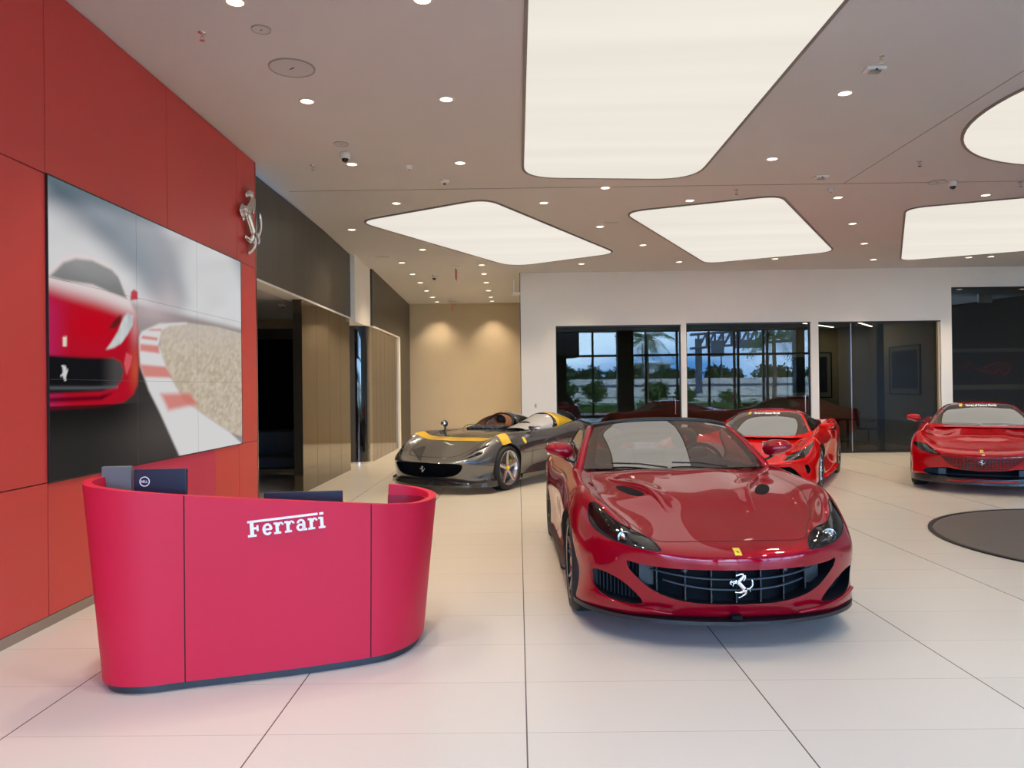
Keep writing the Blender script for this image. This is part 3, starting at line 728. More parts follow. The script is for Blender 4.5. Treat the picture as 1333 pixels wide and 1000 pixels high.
nt.links.new(at.outputs[0], em.inputs[0]); nt.links.new(em.outputs[0], ad.inputs[0]); nt.links.new(gl.outputs[0], ad.inputs[1]); nt.links.new(ad.outputs[0], out.inputs[0])
so = mesh_obj('picture', vs, fs, sm, vw)
ca = so.data.color_attributes.new('picture', 'FLOAT_COLOR', 'POINT')
ca.data.foreach_set('color', [v for c_ in cols for v in (*c_, 1.0)])
t = MB(); a, b, c_, d_ = y0 - 7.1, y1 - 7.1, z0 - 2.05, z1 - 2.05
t.box((.001, a - .010, c_ - .010), (.011, b + .010, d_ + .010)); t.build('casing', M['black_trim'], vw)
t = MB()
for q in ((a - .01, c_ - .01, a, d_ + .01), (b, c_ - .01, b + .01, d_ + .01), (a, c_ - .01, b, c_), (a, d_, b, d_ + .01)): t.box((.011, q[0], q[1]), (.015, q[2], q[3]))
t.build('bezel', M['black_trim'], vw)
t = MB()
for k in (1, 2): t.box((.012, a + (b - a) * k / 3 - .001, c_), (.0126, a + (b - a) * k / 3 + .001, d_)); t.box((.012, a, c_ + (d_ - c_) * k / 3 - .001), (.0126, b, c_ + (d_ - c_) * k / 3 + .001))
t.build('screen_joint', P('screen_joint', (.12, .12, .12), .5), vw)

# chrome horse on the red wall
e = empty('horse_emblem', (XL + .03, 9.20, 3.62), label='chrome prancing horse emblem high on the end of the red wall', cat='emblem')
t = MB(); horse_mesh(t, (.022, 0, 0), (0, 1, 0), (0, 0, 1), (1, 0, 0), .80, .022, fat=1.3)
t.build('horse', M['chrome'], e, smooth=True)
t = MB()
for yy, zz in ((-.02, .1), (.04, -.15)): t = MB(); t.tube([(-.031, yy, zz), (.022, yy, zz)], .012, 8); t.build('fixing_pin', M['chrome'], e)

# ------------------------------------------------------------------ reception desk
def desk_top(x): return 1.04 - (x + 1.80) * .12
foot = [(-2.30, 4.52), (-2.325, 4.34), (-2.287, 4.18), (-2.209, 4.085), (-2.104, 4.045), (-1.96, 4.055), (-1.804, 4.112), (-1.50, 4.21), (-1.201, 4.315), (-.874, 4.46), (-.745, 4.56), (-.665, 4.70), (-.630, 4.86), (-.635, 5.02), (-.70, 5.20), (-.80, 5.30), (-.93, 5.34)]
top = [(-2.40, 4.55), (-2.430, 4.38), (-2.405, 4.22), (-2.342, 4.115), (-2.23, 4.065), (-2.05, 4.065), (-1.808, 4.125), (-1.501, 4.235), (-1.212, 4.355), (-.870, 4.500), (-.735, 4.60), (-.630, 4.72), (-.570, 4.90), (-.552, 5.10), (-.60, 5.30), (-.72, 5.42), (-.915, 5.44)]
def strip_desk(i0, i1, name, parent, t0, t1, mat, z0=.045, z1=None, n=6, inset=0.0, seg_in=.0):
    A = smooth_open(foot, n); B = smooth_open(top, n); A = A[i0 * n:i1 * n + 1]; B = B[i0 * n:i1 * n + 1]
    vs = []; K = 7
    def off(C, k, d):
        a = Vector(C[max(k - 1, 0)]); b = Vector(C[min(k + 1, len(C) - 1)]); tt = (b - a).normalized(); nn = Vector((-tt.y, tt.x)); return Vector(C[k]) + nn * d
    for k in range(len(A)):
        for (d) in (t0, t1):
            for j in range(K):
                u = j / (K - 1); zf = desk_top(B[k][0]); zt = zf if z1 is None else z1
                z = z0 + (zt - z0) * u; w = (z - .045) / (zf - .045); p = off(A, k, d) * (1 - w) + off(B, k, d) * w
                vs.append((p.x, p.y, z))
    fs = []; S = 2 * K
    for k in range(len(A) - 1):
        a, b = k * S, (k + 1) * S
        for j in range(K - 1):
            fs.append((a + j, b + j, b + j + 1, a + j + 1)); fs.append((a + K + j, a + K + j + 1, b + K + j + 1, b + K + j))
        fs.append((a + K - 1, b + K - 1, b + 2 * K - 1, a + 2 * K - 1)); fs.append((a, a + K, b + K, b))
    for k in (0, len(A) - 1):
        a = k * S
        for j in range(K - 1): fs.append((a + j, a + j + 1, a + K + j + 1, a + K + j))
    m_ = MB(); m_.add(vs, fs); return m_.build(name, mat, parent, smooth=True, auto=math.radians(35))
dk = empty('reception_desk', (0, 0, 0), label='crimson curved reception desk with white lettering and dark plinth', cat='desk')
for i0, i1 in ((0, 6), (6, 9), (9, 16)): strip_desk(i0, i1, 'front_panel', dk, 0, .05, M['desk'])
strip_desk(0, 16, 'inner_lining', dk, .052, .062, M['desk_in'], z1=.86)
strip_desk(0, 16, 'plinth', dk, .025, .09, M['plinth'], z0=.0, z1=.045)
def seam_desk(i, dk):
    t = MB(); a = foot[i]; b = top[i]; zt = desk_top(b[0]); 
    a2 = Vector(foot[i + 1]) - Vector(foot[i - 1]); a2.normalize(); n_ = Vector((a2.y, -a2.x)) * .0012
    vs = []
    for (p, z) in ((a, .045), (b, zt)):
        for sgn in (-1, 1):
            for dd in (-.01, 1.0):
                q = Vector(p) + a2 * (.0028 * sgn) + n_ * dd; vs.append((q.x, q.y, z))
    t.add(vs, [(0, 1, 5, 4), (1, 3, 7, 5), (3, 2, 6, 7), (2, 0, 4, 6), (0, 2, 3, 1), (4, 5, 7, 6)]); t.build('panel_joint', M['seam'], dk)
seam_desk(6, dk); seam_desk(9, dk)
# work surface and drawer unit inside
inner = [(-2.28, 4.45), (-2.27, 4.25), (-2.15, 4.16), (-1.8, 4.20), (-1.2, 4.43), (-.87, 4.60), (-.72, 4.80), (-.69, 5.05), (-.80, 5.22), (-1.3, 5.0), (-1.9, 4.85), (-2.2, 4.8)]
t = MB(); t.prism(inner, .72, .75); t.build('work_surface', M['desk_in'], dk)
t = MB(); t.box((-2.15, 4.35, .045), (-1.8, 4.75, .72)); t.build('drawer_pedestal', M['desk_in'], dk)
t = MB(); t.box((-1.0, 4.78, .045), (-.85, 5.05, .72)); t.build('support', M['desk_in'], dk)
# lettering on the slanting face
A = Vector((foot[7][0], foot[7][1], .045)); B = Vector((top[7][0], top[7][1], desk_top(top[7][0])))
A2 = Vector((foot[8][0], foot[8][1], .045)); B2 = Vector((top[8][0], top[8][1], desk_top(top[8][0])))
def onface(x, z):
    # point on the middle panel: interpolate along x between stations 6..9 at height z
    q = None
    for i in range(6, 9):
        pts = []
        for k in (i, i + 1):
            zt = desk_top(top[k][0]); u = (z - .045) / (zt - .045); pts.append(Vector((foot[k][0] * (1 - u) + top[k][0] * u, foot[k][1] * (1 - u) + top[k][1] * u, z)))
        if x <= pts[1].x or i == 8:
            u = (x - pts[0].x) / (pts[1].x - pts[0].x); return pts[0].lerp(pts[1], u)
L0 = onface(-1.50, .793); L1 = onface(-1.11, .815); ux = (L1 - L0).normalized(); un = Vector((ux.y, -ux.x, 0)).normalized(); uy = un.cross(ux) * -1
if uy.z < 0: uy = -uy
t = MB(); h = .076; wlen = wordmark(MB(), (0, 0, 0), (1, 0, 0), (0, 0, 1), (0, -1, 0), 1, .1)
h = (L1 - L0).length / wlen
wordmark(t, L0 + un * .003, ux, uy, un, h, .010); t.build('lettering', M['white_letter'], dk)
tag(dk.children[-1], 'raised white lettering reading Ferrari')

# things standing on the desk
def on_desk_box(name, x0, x1, yc, z0, z1, d, mat, lab, cat, lean=.0):
    e = empty(name, ((x0 + x1) / 2, yc, .75), -.0, label=lab, cat=cat)
    w = x1 - x0; t = MB(); t.box((-w / 2, 0, z0 - .75), (w / 2, d, z1 - .75)); t.build('casing', mat, e, bevel=.006)
    t = MB(); t.box((-.03, d * .3, .015), (.03, d * .8, z0 - .75 + .02)); t.box((-.09, -.02, 0), (.09, .14, .015)); t.build('stand', M['black_trim'], e)
    return e
e = on_desk_box('monitor', -2.225, -1.925, 4.42, .86, 1.155, .03, M['blue_plastic'], 'navy blue monitor back with round white logo above the left end of the desk', 'monitor')
e.rotation_euler = (0, 0, .06)
t = MB(); ring = [(.024, 0), (.024, .002), (.029, .002), (.029, 0)]
t.lathe([(r, -h_) for r, h_ in ring], c=(-.085, -.0005, .335), axis='y', seg=32, closed=True)
# DELL letters
def stroke(t, p, q, w=.0022):
    p = Vector((p[0], p[1])); q = Vector((q[0], q[1])); d = (q - p).normalized(); n_ = Vector((-d.y, d.x)) * w / 2
    pts = [p - n_, q - n_, q + n_, p + n_]; t.prism([(v.x, v.y) for v in pts], -.0005, -.002, 'y')
lx, lz = -.085, .335; u_ = .0085
for (x, segs) in ((-.018, [((0, -.006), (0, .006)), ((0, .006), (.007, .003)), ((.007, .003), (.007, -.003)), ((.007, -.003), (0, -.006))]),
                  (-.008, [((0, -.006), (0, .006)), ((0, .006), (.007, .006)), ((0, 0), (.006, 0)), ((0, -.006), (.007, -.006))]),
                  (.002, [((0, .006), (0, -.006)), ((0, -.006), (.006, -.006))]), (.0105, [((0, .006), (0, -.006)), ((0, -.006), (.006, -.006))])):
    for p_, q_ in segs: stroke(t, (lx + x + p_[0], lz + p_[1]), (lx + x + q_[0], lz + q_[1]))
t.build('logo', M['white_letter'], e)
e = empty('document_tray', (-2.318, 4.40, .75), .04, label='mid grey flat-sided box standing beside the navy monitor on the desk', cat='box')
t = MB(); t.box((-.083, 0, 0), (.083, .035, .425)); t.box((-.083, 0, 0), (.083, .14, .02)); t.build('shell', M['grey_plastic'], e, bevel=.005)
t = MB(); t.box((-.07, .0345, .03), (.07, .040, .40)); t.build('lid', M['black_trim'], e)
e = on_desk_box('monitor', -1.62, -1.13, 4.88, .82, .955, .03, M['blue_plastic'], 'second dark blue monitor whose top edge just shows above the middle of the desk', 'monitor')
e.rotation_euler = (0, 0, .12)
# lounge armchair glimpsed in the dark opening
e = empty('lounge_chair', (-4.6, 14.2, 0), .3, label='dark lounge chair in the unlit opening beyond the red wall', cat='chair')
t = MB(); t.box((-.45, -.4, .18), (.45, .4, .42)); t.build('seat', M['leather_k'], e, bevel=.04)
t = MB(); t.box((-.45, .3, .3), (.45, .48, .85)); t.build('backrest', M['leather_k'], e, bevel=.04)
for sx in (-1, 1):
    t = MB(); t.box((sx * .45, -.4, .2), (sx * .58, .45, .6)); t.build('armrest', M['leather_k'], e, bevel=.03)
    for sy in (-.3, .35): t = MB(); t.tube([(sx * .45, sy, .2), (sx * .48, sy, 0)], .015, 8); t.build('leg', M['chrome'], e)

# ------------------------------------------------------------------ office furniture behind glass
def framed(x, y, z, w, h, lab, seed, rz=0):
    e = empty('framed_picture', (x, y, z), rz, label=lab, cat='picture')
    t = MB(); 
    for q in ((-w / 2, -h / 2, w / 2, -h / 2 + .03), (-w / 2, h / 2 - .03, w / 2, h / 2), (-w / 2, -h / 2, -w / 2 + .03, h / 2), (w / 2 - .03, -h / 2, w / 2, h / 2)): t.box((q[0], -.04, q[1]), (q[2], 0, q[3]))
    t.build('frame', M['black_trim'], e)
    t = MB(); t.box((-w / 2 + .03, -.02, -h / 2 + .03), (w / 2 - .03, -.005, h / 2 - .03)); t.build('mount', P('picture_mount', (.30, .30, .28), .7), e)
    t = MB(); t.box((-w / 2 + .13, -.026, -h / 2 + .16), (w / 2 - .13, -.021, h / 2 - .13)); t.build('print', P('dark_print_%d' % seed, (.03, .035, .05), .4, noise=.6, nscale=4), e)
    if seed == 3:
        t = MB(); pts = smooth_open([(-.75, .10), (-.55, .02), (-.45, .15), (-.25, -.02), (0, -.1), (.2, -.12), (.32, -.02), (.45, -.18), (.6, -.06), (.62, .08), (.4, .16), (.15, .12), (-.1, .0)], 5)
        t.tube([(a, -.03, b) for a, b in pts], .022, 6); t.tube([(a * .5 + .2, -.03, b * .5) for a, b in pts], .012, 6); t.build('sketch_line', P('red_sketch', (.25, .01, .012), .5, emit=(1, .05, .05), estr=.06), e)
    return e
framed(8.15, 21.58, 1.85, 1.25, 1.28, 'left framed dark picture on the office wall behind glass', 1)
framed(10.55 - .0, 20.38, 1.2, .01, .01, 'x', 9) if False else None
framed(9.815, 19.55, 1.93, 1.55, 1.25, 'right framed dark picture seen obliquely on the office side wall', 2, -PI / 2)
framed(12.35, 20.38, 1.95, 2.35, 1.15, 'wide framed dark picture with a red car sketch on the charcoal wall', 3)
def office_chair(x, y, rz, lab):
    e = empty('office_chair', (x, y, 0), rz, label=lab, cat='chair', group='mesh office chairs')
    t = MB(); t.box((-.24, -.24, .44), (.24, .24, .49)); t.build('seat', M['leather_k'], e, bevel=.015)
    t = MB(); t.add([(-.22, .22, .52), (.22, .22, .52), (.20, .30, .98), (-.20, .30, .98), (-.22, .25, .52), (.22, .25, .52), (.20, .33, .98), (-.20, .33, .98)], [(0, 1, 2, 3), (4, 7, 6, 5), (0, 4, 5, 1), (1, 5, 6, 2), (2, 6, 7, 3), (3, 7, 4, 0)]); t.build('backrest', M['leather_k'], e)
    t = MB(); t.tube([(0, 0, .08), (0, 0, .44)], .025, 10)
    for k in range(5): a = 2 * PI * k / 5; t.tube([(0, 0, .10), (.28 * math.cos(a), .28 * math.sin(a), .05)], .014, 6); t.sphere((.28 * math.cos(a), .28 * math.sin(a), .028), .028, 8, 6)
    t.build('base', M['chrome'], e)
    for s_ in (-1, 1):
        t = MB(); t.tube([(s_ * .24, .1, .46), (s_ * .27, .12, .66), (s_ * .27, -.12, .68)], .013, 6); t.build('armrest', M['chrome'], e)
    return e
office_chair(8.80, 19.4, 1.3, 'dark mesh office chair right of the table behind the third glass pane')
office_chair(6.9, 20.2, -2.2, 'dark office chair left of the table, half behind the white pier')
e = empty('office_table', (7.75, 19.4, 0), label='long dark meeting table behind the third glass pane', cat='table')
t = MB(); t.box((-.9, -.4, .70), (.55, .4, .74)); t.build('tabletop', P('walnut_top', (.07, .04, .025), .35), e, bevel=.005)
for sx in (-.7, .4):
    for sy in (-.3, .3): t = MB(); t.box((sx - .02, sy - .02, 0), (sx + .02, sy + .02, .70)); t.build('leg', M['metal_frame'], e)
for (x0, y0_, x1, y1_, lab) in ((6.8, 19.0, 8.6, 21.0, 'left slim linear ceiling light in the office'), (8.0, 18.6, 9.6, 20.9, 'right slim linear ceiling light in the office')):
    e = empty('linear_light', ((x0 + x1) / 2, (y0_ + y1_) / 2, 3.19), math.atan2(y1_ - y0_, x1 - x0), label=lab, cat='ceiling light', group='linear office lights')
    l_ = math.hypot(x1 - x0, y1_ - y0_); t = MB(); t.box((-l_ / 2, -.03, -.04), (l_ / 2, .03, 0)); t.build('housing', M['white_plastic'], e)
    t = MB(); t.box((-l_ / 2, -.024, -.046), (l_ / 2, .024, -.041)); t.build('diffuser', emission('linear_tube', (1, .90, .68), 30), e)
# ================================================================== CARS
# body = a closed cage (half described, mirrored), Catmull-Clark subdivided so that it passes through the given points
def mirror_cage(get_pts):
    pass
class Cage:
    def __init__(s): s.v = []; s.id = {}; s.f = []; s.cr = {}
    def vid(s, key, p, side):
        k = (key, 0 if p[0] < 1e-6 else side)
        if k not in s.id: s.id[k] = len(s.v); s.v.append((p[0] * side if p[0] >= 1e-6 else 0.0, p[1], p[2]))
        return s.id[k]

def body_cage(front, side, rear, top, botz=.14, crease=None):
    """front: 5 stations centre->corner, side: n stations, rear: 5 stations corner->centre.
    station = [bottom, sill, low, wide, crest]; top: one row per side station: (fractions z0..z3, dy0)"""
    per = front + side + rear; NP = len(per); ns = len(side); nr = ns + 2
    C = Cage(); FR = (0, .30, .58, .82)
    for sd in (1, -1):
        T = {}; U = {}
        for c in range(5): T[(0, c)] = per[c][4]; U[(0, c)] = per[c][0]
        for c in range(5): T[(nr - 1, c)] = rear[4 - c][4]; U[(nr - 1, c)] = rear[4 - c][0]
        for r in range(1, nr - 1):
            cr_ = side[r - 1][4]; bt = side[r - 1][0]; row = top[r - 1]
            T[(r, 4)] = cr_; U[(r, 4)] = bt
            for c in range(4):
                fr = row[5][c] if len(row) > 5 else FR[c]
                T[(r, c)] = (fr * cr_[0], cr_[1] + row[4] * (1 - FR[c] ** 2), row[c]); U[(r, c)] = (FR[c] * bt[0], bt[1], botz)
        def tk(r, c): return C.vid(('t', r, c), T[(r, c)], sd)
        def uk(r, c): return C.vid(('u', r, c), U[(r, c)], sd)
        def crest(i):
            if i < 5: return tk(0, i)
            if i < 5 + ns: return tk(i - 4, 4)
            return tk(nr - 1, NP - 1 - i)
        def bott(i):
            if i < 5: return uk(0, i)
            if i < 5 + ns: return uk(i - 4, 4)
            return uk(nr - 1, NP - 1 - i)
        def lv(i, l): return bott(i) if l == 0 else crest(i) if l == 4 else C.vid(('b', i, l), per[i][l], sd)
        def face(q):
            if sd < 0: q = q[::-1]
            C.f.append(tuple(q))
        for i in range(NP - 1):
            for l in range(4): face((lv(i, l), lv(i + 1, l), lv(i + 1, l + 1), lv(i, l + 1)))
        for r in range(nr - 1):
            for c in range(4):
                face((tk(r, c), tk(r, c + 1), tk(r + 1, c + 1), tk(r + 1, c)))
                face((uk(r, c), uk(r + 1, c), uk(r + 1, c + 1), uk(r, c + 1)))
        for (lvl, i0, i1, val) in (crease or []):
            for i in range(i0, i1): C.cr[tuple(sorted((lv(i, lvl), lv(i + 1, lvl))))] = val
    return C

def shell_cage(rows, crease=None):
    """open shell: rows front->back, each a list of points centre->side"""
    C = Cage(); nc = len(rows[0])
    for sd in (1, -1):
        def k(r, c): return C.vid(('s', r, c), rows[r][c], sd)
        for r in range(len(rows) - 1):
            for c in range(nc - 1):
                q = (k(r, c), k(r, c + 1), k(r + 1, c + 1), k(r + 1, c))
                C.f.append(q if sd > 0 else q[::-1])
        for (c, val) in (crease or []):
            for r in range(len(rows) - 1): C.cr[tuple(sorted((k(r, c), k(r + 1, c))))] = val
    return C

def evaluated(o):
    dg = bpy.context.evaluated_depsgraph_get(); dg.update()
    return bpy.data.meshes.new_from_object(o.evaluated_get(dg), depsgraph=dg)

def subdivided(C, level, iters=5):
    me = bpy.data.meshes.new('cage'); me.from_pydata(C.v, [], C.f); me.update()
    if C.cr:
        at = me.attributes.new('crease_edge', 'FLOAT', 'EDGE')
        for e in me.edges:
            v = C.cr.get(tuple(sorted(e.vertices)))
            if v: at.data[e.index].value = v
    o = bpy.data.objects.new('cage', me); COL.objects.link(o)
    m = o.modifiers.new('s', 'SUBSURF'); m.levels = 2; m.render_levels = 2
    tgt = [Vector(v) for v in C.v]
    for it in range(iters):
        e = evaluated(o)
        for i, t in enumerate(tgt):
            me.vertices[i].co += (t - e.vertices[i].co) * .9
        me.update(); bpy.data.meshes.remove(e)
    m.levels = level; m.render_levels = level
    r = evaluated(o); bpy.data.objects.remove(o); bpy.data.meshes.remove(me)
    bm = bmesh.new(); bm.from_mesh(r); bmesh.ops.recalc_face_normals(bm, faces=bm.faces); bm.to_mesh(r); bm.free()
    return r

class Master:
    """smooth reference surface: ray casting, nearest point and interpolated normals"""
    def __init__(s, me):
        me.calc_loop_triangles()
        s.v = [v.co.copy() for v in me.vertices]; s.n = [v.normal.copy() for v in me.vertices]
        s.t = [tuple(t.vertices) for t in me.loop_triangles]
        s.b = BVHTree.FromPolygons(s.v, s.t, epsilon=0)
    def normal(s, p, i):
        a, b, c = s.t[i]; A, B, Cc = s.v[a], s.v[b], s.v[c]
        q = barycentric_transform(p, A, B, Cc, Vector((1, 0, 0)), Vector((0, 1, 0)), Vector((0, 0, 1)))
        n = s.n[a] * q.x + s.n[b] * q.y + s.n[c] * q.z
        return n.normalized() if n.length > 1e-9 else s.n[a].copy()
    def near(s, p):
        h, n, i, d = s.b.find_nearest(p); return h, s.normal(h, i)
    def ray(s, o, d):
        h, n, i, dist = s.b.ray_cast(Vector(o), Vector(d))
        if h is None: return None
        return h, s.normal(h, i)
    def proj(s, a, b, view):
        """view front: (x,z) ray +y ; top: (x,y) ray -z ; right/left: (y,z) from +x / -x ; or callable"""
        if callable(view): o, d = view(a, b)
        elif view == 'front': o, d = (a, -2, b), (0, 1, 0)
        elif view == 'top': o, d = (a, b, 3), (0, 0, -1)
        elif view == 'right': o, d = (3, a, b), (-1, 0, 0)
        elif view == 'left': o, d = (-3, a, b), (1, 0, 0)
        r = s.ray(o, d)
        if r: return r
        # outside the silhouette: take the nearest surface point to the ray
        o = Vector(o); d = Vector(d); best = None
        for k in range(12):
            p = o + d * (1.2 + k * .3); h, n = s.near(p)
            if best is None or (p - h).length < best[0]: best = ((p - h).length, h, n)
        return best[1], best[2]

def clip_cell(poly, ax, lo, hi):
    for sgn, lim in ((1, lo), (-1, -hi)):
        out = []
        n = len(poly)
        for i in range(n):
            a, b = poly[i], poly[(i + 1) % n]; da, db = sgn * a[ax] - lim, sgn * b[ax] - lim
            if da >= 0: out.append(a)
            if (da > 0 and db < 0) or (da < 0 and db > 0):
                t = da / (da - db); out.append((a[0] + (b[0] - a[0]) * t, a[1] + (b[1] - a[1]) * t))
        poly = out
        if len(poly) < 3: return []
    return poly

def gridded(poly, step):
    xs = [p[0] for p in poly]; ys = [p[1] for p in poly]; out = []
    i0, i1 = math.floor(min(xs) / step), math.ceil(max(xs) / step); j0, j1 = math.floor(min(ys) / step), math.ceil(max(ys) / step)
    for i in range(i0, i1):
        col = clip_cell(poly, 0, i * step, (i + 1) * step)
        if not col: continue
        for j in range(j0, j1):
            c = clip_cell(col, 1, j * step, (j + 1) * step)
            if len(c) >= 3: out.append(c)
    return out

def patch(name, master, poly, view, off, thick, mat, parent, step=.03, holes=None):
    """a sheet following the body surface inside a projected outline, with a turned-in rim"""
    cells = gridded(poly, step); vid = {}; vs = []; ns = []; fs = []
    def V(p):
        k = (round(p[0], 5), round(p[1], 5))
        if k not in vid:
            h, n = master.proj(p[0], p[1], view); vid[k] = len(vs); vs.append(h + n * off); ns.append(n)
        return vid[k]
    for c in cells:
        f = []
        for p in c:
            i = V(p)
            if not f or (f[-1] != i and f[0] != i): f.append(i)
        if len(f) >= 3: fs.append(tuple(f))
    nv = len(vs)
    # boundary edges
    ed = {}
    for f in fs:
        for i in range(len(f)):
            a, b = f[i], f[(i + 1) % len(f)]; k = (min(a, b), max(a, b)); ed.setdefault(k, []).append((a, b))
    bd = [v[0] for v in ed.values() if len(v) == 1]; low = {}
    for a, b in bd:
        for q in (a, b):
            if q not in low: low[q] = len(vs); vs.append(vs[q] - ns[q] * thick); ns.append(ns[q])
    rim = [(b, a, low[a], low[b]) for a, b in bd]
    o = mesh_obj(name, vs, fs + rim, mat, parent, True)
    me = o.data
    # face orientation: make it agree with the surface normals
    s = 0
    for p in me.polygons:
        if p.index < len(fs): s += p.normal.dot(ns[p.vertices[0]])
    if s < 0: me.flip_normals()
    cn = []
    for p in me.polygons:
        for li in range(p.loop_start, p.loop_start + p.loop_total):
            vi = me.loops[li].vertex_index
            cn.append(tuple(ns[vi]) if p.index < len(fs) else tuple(p.normal))
    me.normals_split_custom_set(cn)
    return o

def surf_line(mb, master, pts, view, w, off=.0012, closed=False, n=6, smooth=True):
    """thin strip lying on the surface along a projected polyline"""
    q = (smooth_closed(pts, n) + [pts[0]] if closed else smooth_open(pts, n)) if smooth else pts
    P3 = []
    for a, b in q:
        h, nn = master.proj(a, b, view); P3.append((h, nn))
    vs = []; 
    for i, (p, nn) in enumerate(P3):
        d = P3[min(i + 1, len(P3) - 1)][0] - P3[max(i - 1, 0)][0]
        s_ = d.cross(nn); s_ = s_.normalized() if s_.length > 1e-9 else Vector((1, 0, 0))
        vs += [p + nn * off - s_ * w / 2, p + nn * off + s_ * w / 2]
    fs = [(2 * i, 2 * i + 1, 2 * i + 3, 2 * i + 2) for i in range(len(P3) - 1)]
    mb.add(vs, fs); return mb

def cut_body(name, me, master, cutters, mats, parent):
    """subtract closed cutter meshes; re-apply the smooth normals afterwards"""
    me.materials.clear()
    for m in mats: me.materials.append(m)
    me.polygons.foreach_set('material_index', [0] * len(me.polygons))
    o = bpy.data.objects.new(name, me); COL.objects.link(o)
    tmp = []
    for (mb, mi) in cutters:
        cm = bpy.data.meshes.new('cut'); cm.from_pydata(mb.v, [], mb.f); cm.update()
        bm = bmesh.new(); bm.from_mesh(cm); bmesh.ops.recalc_face_normals(bm, faces=bm.faces); bm.to_mesh(cm); bm.free()
        for m in mats: cm.materials.append(m)
        cm.polygons.foreach_set('material_index', [mi] * len(cm.polygons))
        co_ = bpy.data.objects.new('cut', cm); COL.objects.link(co_); tmp.append(co_)
        nv = len(o.data.vertices)
        for tries in range(2):
            b = o.modifiers.new('b', 'BOOLEAN'); b.operation = 'DIFFERENCE'; b.object = co_; b.solver = 'EXACT'; b.material_mode = 'INDEX'
            b.use_self = tries == 1; r = evaluated(o); o.modifiers.clear()
            if len(r.vertices) > nv * .6: old = o.data; o.data = r; bpy.data.meshes.remove(old); break
            bpy.data.meshes.remove(r)
        else: print('cut skipped', name, parent.name if parent else '')
    r = o.data
    for t in tmp: d = t.data; bpy.data.objects.remove(t); bpy.data.meshes.remove(d)
    r.name = name; r.polygons.foreach_set('use_smooth', [True] * len(r.polygons))
    nn = [None] * len(r.vertices); cn = []
    for p in r.polygons:
        for li in range(p.loop_start, p.loop_start + p.loop_total):
            if p.material_index == 0:
                vi = r.loops[li].vertex_index
                if nn[vi] is None: nn[vi] = master.near(r.vertices[vi].co)[1]
                cn.append(tuple(nn[vi]))
            else: cn.append(tuple(p.normal))
    r.normals_split_custom_set(cn)
    o.parent = parent
    return o

def prismcut(poly, view, a, b):
    m = MB(); m.prism(poly, a, b, {'front': 'y', 'top': 'z', 'side': 'x'}[view]); return m
def mir(poly): return [(-x, y) for x, y in poly][::-1]

def arch_cut(y, r, w0=.60, w1=1.3, zc=.345):
    m = MB()
    for s in (1, -1): m.cyl((s * (w0 + w1) / 2, y, zc), r, w1 - w0, 56, axis='x')
    return m

